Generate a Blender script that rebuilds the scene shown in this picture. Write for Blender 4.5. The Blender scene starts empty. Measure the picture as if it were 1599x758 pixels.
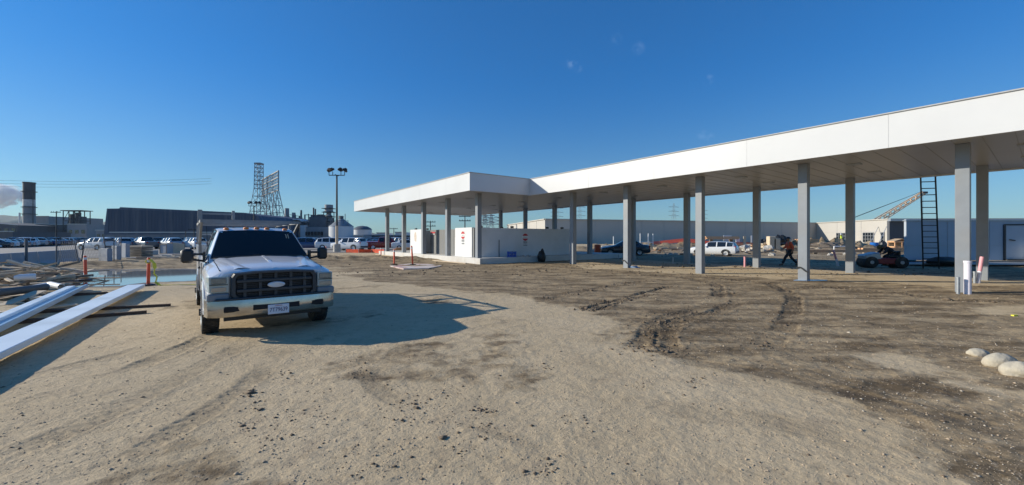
import bpy, math, random
import numpy as np
from mathutils import Vector, Matrix
random.seed(7); rng = np.random.default_rng(11)
R = math.radians
# ---------------------------------------------------------------- camera, sky, sun, exposure
sc = bpy.context.scene
COL = sc.collection
F = 630.0; H = 1.72; HOR = 372.0; CX = 799.5           # focal length in photo pixels, eye height, horizon row
cam = bpy.data.cameras.new('camera'); camo = bpy.data.objects.new('camera', cam); COL.objects.link(camo)
cam.sensor_width = 36; cam.lens = 36 * F / 1599.0
cam.shift_y = -(379 - HOR) / 1599.0
cam.clip_start = 0.05; cam.clip_end = 9000
camo.location = (0, 0, H); camo.rotation_euler = (R(90), 0, 0)
sc.camera = camo
SUN_AZ, SUN_EL = R(-4), R(21.8)
Ldir = Vector((math.cos(SUN_AZ) * math.cos(SUN_EL), math.sin(SUN_AZ) * math.cos(SUN_EL), -math.sin(SUN_EL)))
sun = bpy.data.lights.new('sun', 'SUN'); suno = bpy.data.objects.new('sun', sun); COL.objects.link(suno)
sun.energy = 5.0; sun.angle = R(0.5); sun.color = (1.0, 0.93, 0.79)
suno.rotation_euler = Ldir.to_track_quat('-Z', 'Y').to_euler(); suno.location = (-30, 0, 30)
world = bpy.data.worlds.new('World'); sc.world = world; world.use_nodes = True
nt = world.node_tree; bg = nt.nodes['Background']
sky = nt.nodes.new('ShaderNodeTexSky'); sky.sky_type = 'NISHITA'; sky.sun_disc = False
sky.sun_elevation = SUN_EL; sky.sun_rotation = math.atan2(-Ldir.x, -Ldir.y)
sky.altitude = 0; sky.air_density = 1.0; sky.dust_density = 0.3; sky.ozone_density = 3.0
bg.inputs['Strength'].default_value = 0.125
SKY_LOW = (.60, .94, 1.18, 1); SKY_HIGH = (.19, .77, 1.44, 1)      # clear dry air: deeper blue than the model's, softer at the horizon
# small wisps of cloud, fixed directions in the sky dome
tc = nt.nodes.new('ShaderNodeTexCoord')
nz = nt.nodes.new('ShaderNodeTexNoise'); nz.inputs['Scale'].default_value = 55; nz.inputs['Detail'].default_value = 5
nt.links.new(tc.outputs['Generated'], nz.inputs['Vector'])
last = None
for (px, py, rad, k) in [(893, 98, .012, .5), (903, 108, .008, .4), (1106, 125, .010, .4), (1097, 211, .010, .38), (1109, 215, .008, .42), (962, 62, .012, .22), (997, 76, .012, .25)]:
    d = Vector(((px - CX) / F, 1, (HOR - py) / F)).normalized()
    vm = nt.nodes.new('ShaderNodeVectorMath'); vm.operation = 'DISTANCE'; vm.inputs[1].default_value = d
    nt.links.new(tc.outputs['Generated'], vm.inputs[0])
    mr = nt.nodes.new('ShaderNodeMapRange'); mr.inputs[1].default_value = rad * 1.3; mr.inputs[2].default_value = 0
    mr.inputs[3].default_value = 0; mr.inputs[4].default_value = k * .7
    nt.links.new(vm.outputs['Value'], mr.inputs[0])
    if last is None: last = mr.outputs[0]
    else:
        mx = nt.nodes.new('ShaderNodeMath'); mx.operation = 'MAXIMUM'
        nt.links.new(last, mx.inputs[0]); nt.links.new(mr.outputs[0], mx.inputs[1]); last = mx.outputs[0]
m1 = nt.nodes.new('ShaderNodeMapRange'); m1.inputs[1].default_value = .42; m1.inputs[2].default_value = .68
nt.links.new(nz.outputs['Fac'], m1.inputs[0])
mm = nt.nodes.new('ShaderNodeMath'); mm.operation = 'MULTIPLY'; nt.links.new(last, mm.inputs[0]); nt.links.new(m1.outputs[0], mm.inputs[1])
mixc = nt.nodes.new('ShaderNodeMix'); mixc.data_type = 'RGBA'; mixc.inputs['B'].default_value = (3.2, 4.6, 6.6, 1)
hs = nt.nodes.new('ShaderNodeMix'); hs.data_type = 'RGBA'; hs.blend_type = 'MULTIPLY'; hs.inputs['Factor'].default_value = 1; 
sx = nt.nodes.new('ShaderNodeSeparateXYZ'); tc0 = nt.nodes.new('ShaderNodeTexCoord'); nt.links.new(tc0.outputs['Generated'], sx.inputs[0])
el = nt.nodes.new('ShaderNodeMapRange'); el.interpolation_type = 'SMOOTHSTEP'; el.inputs[1].default_value = 0.0; el.inputs[2].default_value = .38; nt.links.new(sx.outputs['Z'], el.inputs[0])
tn = nt.nodes.new('ShaderNodeMix'); tn.data_type = 'RGBA'; tn.inputs['A'].default_value = SKY_LOW; tn.inputs['B'].default_value = SKY_HIGH
nt.links.new(el.outputs[0], tn.inputs['Factor']); nt.links.new(tn.outputs['Result'], hs.inputs['B'])
gm = nt.nodes.new('ShaderNodeGamma'); gm.inputs['Gamma'].default_value = .75      # evens out the brightening towards the sun, as the deep clear sky of the photo
nt.links.new(sky.outputs[0], gm.inputs['Color']); nt.links.new(gm.outputs[0], hs.inputs['A'])
nt.links.new(mm.outputs[0], mixc.inputs['Factor']); nt.links.new(hs.outputs['Result'], mixc.inputs['A'])
nt.links.new(mixc.outputs['Result'], bg.inputs['Color'])
sc.view_settings.view_transform = 'Standard'; sc.view_settings.look = 'None'
sc.view_settings.exposure = 0.15; sc.view_settings.gamma = 1; sc.view_settings.use_curve_mapping = False
HAZE = .00005
sc.render.engine = 'CYCLES'; sc.cycles.volume_bounces = 8

# ---------------------------------------------------------------- helpers
K = H * F
def G(px, py, z=0.0):
    """a place on the ground (or at height z) as read off the photograph"""
    Y = (H - z) * F / (py - HOR); return Vector(((px - CX) / F * Y, Y, z))
def D(px, Y, z=0.0): return Vector(((px - CX) / F * Y, Y, z))
def ZY(py, Y): return H + (HOR - py) / F * Y
TH = R(37); CU = Vector((-math.sin(TH), math.cos(TH), 0)); CV = Vector((math.cos(TH), math.sin(TH), 0))
def W(u, v, z=0): return CU * u + CV * v + Vector((0, 0, z))

def mat(name, col, rough=.6, metal=0, var=.12, scale=6, bump=.0, bscale=60, spec=.5, stretch=(1, 1, 1), dirt=None, dirt_amt=.5, coat=0, trans=0):
    m = bpy.data.materials.new(name); m.use_nodes = True; t = m.node_tree; b = t.nodes['Principled BSDF']
    b.inputs['Roughness'].default_value = rough; b.inputs['Metallic'].default_value = metal
    b.inputs['Specular IOR Level'].default_value = spec; b.inputs['Coat Weight'].default_value = coat
    b.inputs['Transmission Weight'].default_value = trans
    c = t.nodes.new('ShaderNodeTexCoord'); mp = t.nodes.new('ShaderNodeMapping'); mp.inputs['Scale'].default_value = stretch
    t.links.new(c.outputs['Object'], mp.inputs['Vector'])
    n = t.nodes.new('ShaderNodeTexNoise'); n.inputs['Scale'].default_value = scale; n.inputs['Detail'].default_value = 6; n.inputs['Roughness'].default_value = .65
    t.links.new(mp.outputs[0], n.inputs['Vector'])
    r = t.nodes.new('ShaderNodeValToRGB'); e = r.color_ramp.elements
    e[0].position = .3; e[1].position = .7
    e[0].color = tuple(x * (1 - var) for x in col) + (1,); e[1].color = tuple(min(1, x * (1 + var)) for x in col) + (1,)
    t.links.new(n.outputs['Fac'], r.inputs[0]); out = r.outputs[0]
    if dirt:
        n2 = t.nodes.new('ShaderNodeTexNoise'); n2.inputs['Scale'].default_value = scale * .45; n2.inputs['Detail'].default_value = 8
        t.links.new(mp.outputs[0], n2.inputs['Vector'])
        mr = t.nodes.new('ShaderNodeMapRange'); mr.inputs[1].default_value = .5; mr.inputs[2].default_value = .72; mr.inputs[4].default_value = dirt_amt
        t.links.new(n2.outputs['Fac'], mr.inputs[0])
        mx = t.nodes.new('ShaderNodeMix'); mx.data_type = 'RGBA'; mx.inputs['B'].default_value = tuple(dirt) + (1,)
        t.links.new(mr.outputs[0], mx.inputs['Factor']); t.links.new(out, mx.inputs['A']); out = mx.outputs['Result']
    t.links.new(out, b.inputs['Base Color'])
    if bump:
        n3 = t.nodes.new('ShaderNodeTexNoise'); n3.inputs['Scale'].default_value = bscale; n3.inputs['Detail'].default_value = 4
        t.links.new(mp.outputs[0], n3.inputs['Vector'])
        bp = t.nodes.new('ShaderNodeBump'); bp.inputs['Strength'].default_value = bump; bp.inputs['Distance'].default_value = .02
        t.links.new(n3.outputs['Fac'], bp.inputs['Height']); t.links.new(bp.outputs[0], b.inputs['Normal'])
    return m

def tag(o, label=None, cat=None, group=None, kind=None):
    if label: o['label'] = label
    if cat: o['category'] = cat
    if group: o['group'] = group
    if kind: o['kind'] = kind
    return o
def empty(name, loc=(0, 0, 0), rz=0, label=None, cat=None, group=None):
    o = bpy.data.objects.new(name, None); COL.objects.link(o); o.location = loc; o.rotation_euler = (0, 0, rz)
    o.empty_display_size = .2
    return tag(o, label, cat, group)
def copy_tree(o, parent=None):
    c = o.copy(); COL.objects.link(c); c.parent = parent
    for ch in o.children: copy_tree(ch, c)
    return c

class MB:
    def __init__(s): s.v = []; s.f = []; s.m = []; s.T = Matrix.Identity(4); s.mi = 0
    def add(s, vs, fs, mi=None):
        b = len(s.v)
        for p in vs: s.v.append(tuple(s.T @ Vector(p)))
        for f in fs: s.f.append([b + i for i in f]); s.m.append(s.mi if mi is None else mi)
        return s
    def box(s, c, d, rz=0, mi=None, rot=None, bev=0):
        x, y, z = [q / 2 for q in d]; M = rot if rot else Matrix.Rotation(rz, 3, 'Z'); c = Vector(c)
        if bev:
            k = bev; P = []
            # chamfered vertical & horizontal edges: 24-vertex box
            for sx in (-1, 1):
                for sy in (-1, 1):
                    for sz in (-1, 1):
                        P.append((sx * (x - k), sy * (y - k), sz * z)); P.append((sx * (x - k), sy * y, sz * (z - k))); P.append((sx * x, sy * (y - k), sz * (z - k)))
            import bmesh
            bm = bmesh.new(); vs = [bm.verts.new(p) for p in P]; bmesh.ops.convex_hull(bm, input=vs)
            bmesh.ops.dissolve_limit(bm, angle_limit=.01, verts=bm.verts, edges=bm.edges)
            bm.verts.index_update()
            s.add([c + M @ v.co for v in bm.verts], [[v.index for v in f.verts] for f in bm.faces], mi); bm.free(); return s
        vs = [c + M @ Vector((a * x, b * y, e * z)) for a in (-1, 1) for b in (-1, 1) for e in (-1, 1)]
        return s.add(vs, [(0, 1, 3, 2), (4, 6, 7, 5), (0, 4, 5, 1), (2, 3, 7, 6), (0, 2, 6, 4), (1, 5, 7, 3)], mi)
    def bar(s, a, b, w, h=None, mi=None):
        """rectangular bar from a to b"""
        a, b = Vector(a), Vector(b); h = h or w; d = (b - a); L = d.length
        q = d.to_track_quat('X', 'Z').to_matrix()
        return s.box((a + b) / 2, (L, w, h), rot=q, mi=mi)
    def cyl(s, a, b, r0, r1=None, n=12, caps=True, mi=None):
        a, b = Vector(a), Vector(b); r1 = r0 if r1 is None else r1
        q = (b - a).to_track_quat('Z', 'Y').to_matrix(); vs = []
        for c, r in ((a, r0), (b, r1)):
            for i in range(n):
                t = 2 * math.pi * i / n; vs.append(c + q @ Vector((r * math.cos(t), r * math.sin(t), 0)))
        fs = [(i, (i + 1) % n, n + (i + 1) % n, n + i) for i in range(n)]
        if caps: fs += [tuple(range(n - 1, -1, -1)), tuple(range(n, 2 * n))]
        return s.add(vs, fs, mi)
    def lathe(s, prof, c=(0, 0, 0), n=24, axis='Z', mi=None, arc=None):
        """prof: list of (r, h)"""
        c = Vector(c); vs = []; fs = []
        for r, h in prof:
            for i in range(n):
                t = 2 * math.pi * i / n if arc is None else arc[0] + (arc[1] - arc[0]) * i / (n - 1); p = (r * math.cos(t), r * math.sin(t), h)
                if axis == 'Y': p = (p[0], h, p[1])
                if axis == 'X': p = (h, p[0], p[1])
                vs.append(c + Vector(p))
        for k in range(len(prof) - 1):
            for i in range(n if arc is None else n - 1):
                j = (i + 1) % n; fs.append((k * n + i, k * n + j, (k + 1) * n + j, (k + 1) * n + i))
        return s.add(vs, fs, mi)
    def prism(s, pts, z0, z1, mi=None):
        n = len(pts); vs = [(p[0], p[1], z0) for p in pts] + [(p[0], p[1], z1) for p in pts]
        fs = [(i, (i + 1) % n, n + (i + 1) % n, n + i) for i in range(n)] + [tuple(range(n - 1, -1, -1)), tuple(range(n, 2 * n))]
        return s.add(vs, fs, mi)
    def blob(s, c, r, seed=0, n=10, m=6, rough=.25, mi=None):
        c = Vector(c); q = random.Random(seed); vs = []; fs = []
        for j in range(m + 1):
            ph = math.pi * j / m
            for i in range(n):
                th = 2 * math.pi * i / n; k = 1 + q.uniform(-rough, rough)
                if j in (0, m): k = 1
                vs.append(c + Vector((r[0] * k * math.sin(ph) * math.cos(th), r[1] * k * math.sin(ph) * math.sin(th), r[2] * k * math.cos(ph))))
        for j in range(m):
            for i in range(n):
                a = j * n + i; b = j * n + (i + 1) % n; fs.append((a, a + n, b + n, b))
        return s.add(vs, fs, mi)
    def build(s, name, mats, parent=None, smooth=None, bevel=0, loc=None, rz=None):
        me = bpy.data.meshes.new(name); me.from_pydata(s.v, [], s.f)
        if not isinstance(mats, (list, tuple)): mats = [mats]
        for m in mats: me.materials.append(m)
        me.polygons.foreach_set('material_index', s.m)
        import bmesh
        bm = bmesh.new(); bm.from_mesh(me); bmesh.ops.remove_doubles(bm, verts=bm.verts, dist=1e-5); bmesh.ops.recalc_face_normals(bm, faces=bm.faces); bm.to_mesh(me); bm.free()
        if smooth is not None:
            me.polygons.foreach_set('use_smooth', [True] * len(me.polygons)); me.set_sharp_from_angle(angle=R(smooth))
        me.update()
        o = bpy.data.objects.new(name, me); COL.objects.link(o); o.parent = parent
        if loc is not None: o.location = loc
        if rz is not None: o.rotation_euler = (0, 0, rz)
        if bevel:
            bv = o.modifiers.new('bevel', 'BEVEL'); bv.width = bevel; bv.segments = 2; bv.limit_method = 'ANGLE'; bv.angle_limit = R(35)
        return o
def cut(obj, cutters):
    """subtract cutter meshes, then throw the cutters away"""
    for c in cutters:
        b = obj.modifiers.new('cut', 'BOOLEAN'); b.operation = 'DIFFERENCE'; b.object = c; b.solver = 'EXACT'
    dg = bpy.context.evaluated_depsgraph_get(); dg.update()
    me = bpy.data.meshes.new_from_object(obj.evaluated_get(dg)); obj.modifiers.clear(); old = obj.data; me.name = old.name; obj.data = me
    for c in cutters: bpy.data.objects.remove(c)

# value noise on arrays
def vnoise(x, y, seed):
    ix = np.floor(x).astype(np.int64); iy = np.floor(y).astype(np.int64); fx = x - ix; fy = y - iy
    fx = fx * fx * (3 - 2 * fx); fy = fy * fy * (3 - 2 * fy)
    def h(a, b):
        n = (a * 374761393 + b * 668265263 + seed * 1274126177) & 0xffffffff
        n = ((n ^ (n >> 13)) * 1274126177) & 0xffffffff; return ((n ^ (n >> 16)) & 0xffffff) / float(0xffffff)
    a = h(ix, iy); b = h(ix + 1, iy); c = h(ix, iy + 1); d = h(ix + 1, iy + 1)
    return (a + (b - a) * fx) * (1 - fy) + (c + (d - c) * fx) * fy
def fbm(x, y, f, o, seed, g=.5):
    t = 0; a = 1; s = 0
    for i in range(o):
        t = t + a * (vnoise(x * f + 17.3 * i, y * f - 9.1 * i, seed + i) - .5); s += a; a *= g; f *= 2.03
    return t / s * 2
def sstep(a, b, x): t = np.clip((x - a) / (b - a), 0, 1); return t * t * (3 - 2 * t)
def polydist(X, Y, pts, closed=True):
    """signed distance: positive inside"""
    P = np.array([(p[0], p[1]) for p in pts]); n = len(P); best = np.full(X.shape, 1e9); ins = np.zeros(X.shape, bool)
    for i in range(n if closed else n - 1):
        a = P[i]; b = P[(i + 1) % n]; d = b - a; t = np.clip(((X - a[0]) * d[0] + (Y - a[1]) * d[1]) / (d @ d), 0, 1)
        best = np.minimum(best, np.hypot(X - a[0] - t * d[0], Y - a[1] - t * d[1]))
        if closed:
            c = ((a[1] > Y) != (b[1] > Y)) & (X < (b[0] - a[0]) * (Y - a[1]) / (b[1] - a[1] + 1e-12) + a[0]); ins ^= c
    return np.where(ins, best, -best) if closed else best

# ---------------------------------------------------------------- the ground
PUD = [G(95, 447), G(115, 432), G(135, 423), G(170, 420.5), G(215, 422.5), G(250, 421), G(330, 420), G(365, 425), G(340, 435), G(290, 439.5), G(240, 442), G(225, 446), G(150, 451)]
BROWN = [G(470, 404), G(560, 432), G(660, 452), G(780, 462), G(880, 478), G(960, 500), G(1000, 542), G(1110, 572), G(1230, 590), G(1330, 625), G(1430, 680), G(1500, 760), G(1900, 900), G(2600, 600), G(1800, 452), G(1500, 450), G(1180, 434), G(900, 420), G(780, 416), G(620, 408)]
PALE = [[G(1330, 556), G(1400, 552), G(1470, 566), G(1500, 585), G(1420, 590), G(1360, 576)], [G(1420, 590), G(1500, 590), G(1700, 632), G(1700, 650), G(1560, 625)], [G(1500, 480), G(1640, 476), G(1640, 490), G(1540, 492)]]
MUD2 = [[G(60, 424), G(110, 410), G(150, 407), G(320, 402), G(420, 400), G(560, 403), G(470, 414), G(330, 420), G(220, 419), G(130, 425)], [G(-100, 470), G(60, 480), G(130, 455), G(110, 430), G(-100, 425)], [G(1230, 441), G(1290, 447), G(1400, 452), G(1330, 440), G(1240, 434)]]
TRACKS = [  # polyline in photo pixels, width, depth, tread
    ([(985, 552), (1010, 533), (1018, 512), (1050, 495), (1095, 484)], .36, .04, 1),
    ([(1052, 556), (1040, 535), (1044, 515), (1068, 500), (1118, 488), (1160, 470)], .38, .05, 1),
    ([(1120, 466), (1122, 452), (1112, 443), (1060, 434), (990, 430)], .4, .05, 1),
    ([(1195, 545), (1210, 528), (1228, 508), (1238, 480), (1236, 462), (1205, 446), (1150, 438), (1060, 432)], .4, .055, 1),
    ([(1240, 452), (1300, 450), (1400, 458), (1480, 468), (1620, 474)], .4, .04, 1),
    ([(905, 487), (930, 478), (965, 470), (1005, 458), (1050, 448)], .16, .07, 0),
    ([(922, 488), (950, 480), (985, 469), (1012, 462)], .12, .05, 0),
    ([(850, 470), (930, 452), (1010, 440)], .3, .03, 1),
    ([(540, 575), (565, 590), (590, 608), (620, 632), (650, 640)], .2, .005, 0),
    ([(680, 565), (715, 580), (740, 600), (760, 612)], .14, .005, 0),
    ([(700, 655), (730, 668), (800, 690), (860, 720)], .12, .005, 0),
    ([(-60, 660), (110, 610), (250, 560), (340, 520)], .3, .03, 1),
    ([(-60, 625), (60, 585), (220, 545), (300, 515)], .22, .02, 0),
    ([(-50, 740), (150, 655), (320, 570), (420, 520)], .3, .015, 1),
    ([(120, 760), (330, 640), (420, 570), (440, 540)], .26, .012, 1),
    ([(1000, 640), (1200, 660), (1400, 710), (1560, 790)], .3, .008, 0),
    ([(1040, 560), (1240, 596), (1440, 650), (1700, 700)], .35, .02, 0),
]
MOUNDS = [(-11.5, 30, 3.5, 1.2, .30), (-8.2, 31, 2.5, .9, .26), (-14.5, 29, 3, 1.0, .2), (-6.5, 24.3, 2.2, .55, .10), (-9.3, 24.8, 1.8, .5, .10), (-23, 25, 6, 1.6, .18), (-31, 23.8, 6, 1.2, .22),
          (-16.2, 27.5, 2.5, 1, .22), (-24.5, 30, 3.5, .7, .22), (-20, 31, 4, .8, .2), (-15, 33, 4, 1, .25), (22, 62, 7, 2, .8), (30, 66, 8, 2.5, 1.0), (14, 60, 5, 2, .7), (38, 60, 6, 2, .8), (46, 62, 6, 2.4, 1.1), (53, 64, 8, 3, 1.1), (37, 50, 4, 1.4, .4), (44.5, 52, 5, 1.6, .7)]
NTRK = []
for pts, w, dp, tr in TRACKS:
    g = [G(*p) for p in pts]; c = []
    for i in range(len(g) - 1):                        # Catmull-Rom smoothing
        p0 = g[max(i - 1, 0)]; p1 = g[i]; p2 = g[i + 1]; p3 = g[min(i + 2, len(g) - 1)]
        for k in range(5):
            t = k / 5; c.append(.5 * ((2 * p1) + (p2 - p0) * t + (2 * p0 - 5 * p1 + 4 * p2 - p3) * t * t + (3 * p1 - p0 - 3 * p2 + p3) * t ** 3))
    c.append(g[-1]); NTRK.append((np.array([(p.x, p.y) for p in c]), w, dp, tr))
def ground_fields(X, Y):
    r = np.hypot(X, Y); near = 1 - sstep(45, 80, r)
    br = sstep(-.55, .5, polydist(X, Y, BROWN) + .9 * fbm(X, Y, .55, 4, 5) * np.clip(r / 10, .4, 2))
    for p in PALE: br = br * (1 - .85 * sstep(-.3, .35, polydist(X, Y, p) + .35 * fbm(X, Y, .8, 3, 9)))
    for p in MUD2: br = np.maximum(br, sstep(-.5, .5, polydist(X, Y, p) + .6 * fbm(X, Y, .6, 3, 19)))
    br = br + .6 * sstep(.12, .45, fbm(X, Y, .5, 5, 40, .6)) * (1 - br)      # stray damp patches in the dry part
    vv = X * .799 + Y * .602; uu = -X * .602 + Y * .799; far_br = sstep(25.5, 27.5, vv + .6 * fbm(X, Y, .4, 3, 45)) * (1 - sstep(75, 95, r)); far_br = np.maximum(far_br, sstep(21, 24, Y) * (X > -14) * (X < 4) * (1 - sstep(50, 60, Y)) * 1.); br = np.maximum(br, far_br * (.8 + .5 * fbm(X, Y, .3, 3, 44)))
    z = .02 * fbm(X, Y, .22, 3, 1) * near + .006 * fbm(X, Y, 3, 3, 2) * near
    z += near * br * (.030 * fbm(X, Y, 1.6, 4, 3, .6) + .020 * np.abs(fbm(X, Y, 5, 3, 6)))
    streak = fbm(X * .35 + Y * .2, Y * 2.2 - X * .9, 1.5, 4, 21)
    z += near * br * .010 * streak
    z += .004 * fbm(X, Y, 14, 3, 4) * (1 - sstep(8, 16, r))
    tk = np.zeros(X.shape)
    for P, w, dp, tr in NTRK:
        lo = P.min(0) - 1; hi = P.max(0) + 1; m = (X > lo[0]) & (X < hi[0]) & (Y > lo[1]) & (Y < hi[1]); x = X[m]; y = Y[m]
        best = np.full(x.shape, 1e9); arc = np.zeros(x.shape); side = np.zeros(x.shape); s = 0
        for i in range(len(P) - 1):
            d = P[i + 1] - P[i]; L = math.hypot(*d)
            if L < 1e-6: continue
            t = np.clip(((x - P[i][0]) * d[0] + (y - P[i][1]) * d[1]) / (L * L), 0, 1); dx = x - P[i][0] - t * d[0]; dy = y - P[i][1] - t * d[1]
            q = np.hypot(dx, dy); k = q < best; best[k] = q[k]; arc[k] = (s + t * L)[k]; side[k] = ((dx * d[1] - dy * d[0]) / L)[k]; s += L
        best = best + .05 * fbm(x, y, 2.5, 2, 33)
        fade = sstep(-.75, .2, fbm(x, y, .9, 2, 50 + tr)) * sstep(0, .6, arc) * sstep(0, .6, s - arc)
        core = (1 - sstep(w * .42, w * .55, best)) * fade
        rim = np.exp(-((best - w * .62) / (w * .16)) ** 2) * fade
        lug = np.maximum(0, np.sin(2 * np.pi * (arc + .35 * np.abs(side)) / .15)) * core if tr else 0
        z[m] += -dp * .6 * core + dp * .30 * rim * (.6 + .8 * np.abs(fbm(x, y, 6, 2, 60))) + (dp * .75 * lug if tr else 0)
        tk[m] = np.maximum(tk[m], np.clip(core * (.75 if dp > .03 else .4) + rim * .25, 0, 1))
    for (mx, my, rx, ry, h) in MOUNDS:
        e = ((X - mx) / rx) ** 2 + ((Y - my) / ry) ** 2; m = e < 6
        z[m] += (h * np.exp(-e[m]) * (1 + .9 * fbm(X[m], Y[m], .9, 4, 70)))
    pd = polydist(X, Y, PUD) - .15 + .75 * fbm(X, Y, .7, 3, 80)
    wet = sstep(-.9, .0, pd); z = z * (1 - sstep(-1.2, -.1, pd)) + .012 * (1 - sstep(-1.2, -.1, pd)) - .07 * sstep(-.05, .5, pd)
    hills = 0
    return z, np.clip(br, 0, 1), tk, np.clip(wet, 0, 1)
def make_ground():
    q = np.concatenate([np.linspace(1800, 420, 60, endpoint=False), np.arange(420, 40, -.75), np.arange(40, 3, -.5), np.geomspace(3, .25, 24)])
    rad = K / q; a = np.concatenate([np.linspace(-180, -62, 40, endpoint=False), np.degrees(np.arctan(np.linspace(math.tan(R(-62)), math.tan(R(62)), 1050, endpoint=False))), np.linspace(62, 180, 40, endpoint=False)]) * np.pi / 180
    # rings are straightened towards rows in front of the camera
    A, Q = np.meshgrid(a, rad); front = np.clip(np.cos(A), .30, 1); k = 1 / front; X = Q * np.sin(A) * k; Y = Q * np.cos(A) * k
    nr, nc = X.shape; z, br, tk, wet = ground_fields(X, Y)
    V = np.stack([X, Y, z], -1).reshape(-1, 3); V = np.vstack([V, [[0, 0, z[0].mean()]]])
    i = np.arange(nr - 1)[:, None] * nc; j = np.arange(nc)[None]; jn = (j + 1) % nc
    quads = np.stack([i + j, i + jn, i + nc + jn, i + nc + j], -1).reshape(-1, 4)[:, ::-1]
    c = nr * nc; tris = np.array([[c, (k + 1) % nc, k] for k in range(nc)])
    me = bpy.data.meshes.new('ground'); me.vertices.add(len(V)); me.vertices.foreach_set('co', V.astype(np.float32).ravel())
    nl = quads.size + tris.size; me.loops.add(nl); me.loops.foreach_set('vertex_index', np.concatenate([quads.ravel(), tris.ravel()]).astype(np.int32))
    st = np.concatenate([np.arange(len(quads)) * 4, quads.size + np.arange(len(tris)) * 3]).astype(np.int32)
    me.polygons.add(len(st)); me.polygons.foreach_set('loop_start', st); me.update(calc_edges=True); me.validate()
    me.polygons.foreach_set('use_smooth', [True] * len(me.polygons))
    for nme, arr in (('damp', br), ('track', tk), ('wet', wet)):
        at = me.attributes.new(nme, 'FLOAT', 'POINT'); at.data.foreach_set('value', np.append(arr.ravel(), 0).astype(np.float32))
    # make sure it faces up
    if me.polygons[1000].normal.z < 0: me.flip_normals()
    return me
def ground_mat():
    m = bpy.data.materials.new('dirt'); m.use_nodes = True; t = m.node_tree; b = t.nodes['Principled BSDF']; L = t.links.new; N = t.nodes.new
    b.inputs['Specular IOR Level'].default_value = .25
    c = N('ShaderNodeTexCoord')
    def noise(s, d=6, r=.6, v=None):
        n = N('ShaderNodeTexNoise'); n.inputs['Scale'].default_value = s; n.inputs['Detail'].default_value = d; n.inputs['Roughness'].default_value = r
        L(v or c.outputs['Object'], n.inputs['Vector']); return n.outputs['Fac']
    def rng_(x, a, b_, c_=0, d=1):
        n = N('ShaderNodeMapRange'); n.inputs[1].default_value = a; n.inputs[2].default_value = b_; n.inputs[3].default_value = c_; n.inputs[4].default_value = d; L(x, n.inputs[0]); return n.outputs[0]
    def mix(f, a, b_):
        n = N('ShaderNodeMix'); n.data_type = 'RGBA'
        if isinstance(f, float): n.inputs['Factor'].default_value = f
        else: L(f, n.inputs['Factor'])
        for k, x in (('A', a), ('B', b_)):
            if isinstance(x, tuple): n.inputs[k].default_value = x + (1,)
            else: L(x, n.inputs[k])
        return n.outputs['Result']
    def mul(a, b_):
        n = N('ShaderNodeMath'); n.operation = 'MULTIPLY'; n.use_clamp = True; L(a, n.inputs[0])
        if isinstance(b_, float): n.inputs[1].default_value = b_
        else: L(b_, n.inputs[1])
        return n.outputs[0]
    def attr(n_): a = N('ShaderNodeAttribute'); a.attribute_name = n_; return a.outputs['Fac']
    mp = N('ShaderNodeMapping'); mp.inputs['Rotation'].default_value = (0, 0, R(20)); mp.inputs['Scale'].default_value = (.45, 1.35, 1); L(c.outputs['Object'], mp.inputs['Vector'])
    dry = mix(rng_(noise(.7, 8), .35, .65), (.54, .415, .255), (.62, .485, .31))
    dry = mix(rng_(noise(38, 3, .7), .38, .62), mix(.28, dry, (.33, .25, .15)), dry)      # grain
    dry = mix(mul(rng_(noise(2.6, 7, .7), .52, .7), .5), dry, (.33, .25, .17))
    dry = mix(mul(rng_(noise(6.5, 9, .75), .54, .66), .45), dry, (.24, .18, .11))
    brn = mix(rng_(noise(1.3, 8, .72, mp.outputs[0]), .40, .60), (.135, .094, .052), (.40, .30, .18))
    brn = mix(mul(rng_(noise(9, 5, .7), .55, .68), .6), brn, (.09, .063, .042))
    brn = mix(mul(rng_(noise(22, 3, .6), .6, .7), .5), brn, (.52, .42, .31))             # pale crumbs
    # edge of damp broken up by finer noise
    dm = N('ShaderNodeMath'); dm.operation = 'ADD'; L(attr('damp'), dm.inputs[0]); L(rng_(noise(3.5, 7, .7), .3, .7, -.35, .35), dm.inputs[1])
    col = mix(rng_(dm.outputs[0], .3, .75), dry, brn)
    col = mix(mul(attr('track'), rng_(noise(5, 5, .7), .35, .6, .35, .9)), col, (.055, .041, .030))
    col = mix(mul(attr('wet'), .85), col, (.075, .058, .044))
    L(col, b.inputs['Base Color'])
    rr = N('ShaderNodeMapRange'); rr.inputs[1].default_value = .2; rr.inputs[2].default_value = 1; rr.inputs[3].default_value = .92; rr.inputs[4].default_value = .4; L(attr('wet'), rr.inputs[0]); L(rr.outputs[0], b.inputs['Roughness'])
    b1 = N('ShaderNodeBump'); b1.inputs['Strength'].default_value = .75; b1.inputs['Distance'].default_value = .018; L(noise(34, 5, .75), b1.inputs['Height'])
    b2 = N('ShaderNodeBump'); b2.inputs['Strength'].default_value = .5; b2.inputs['Distance'].default_value = .05
    L(noise(5.5, 6, .65), b2.inputs['Height']); L(b1.outputs[0], b2.inputs['Normal']); L(b2.outputs[0], b.inputs['Normal'])
    return m
gme = make_ground(); gme.materials.append(ground_mat()); ground = bpy.data.objects.new('ground', gme); COL.objects.link(ground); tag(ground, kind='structure')
def gz(x, y):
    z, *_ = ground_fields(np.array([float(x)]), np.array([float(y)])); return float(z[0])
def on(p): return Vector((p.x, p.y, gz(p.x, p.y)))

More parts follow.
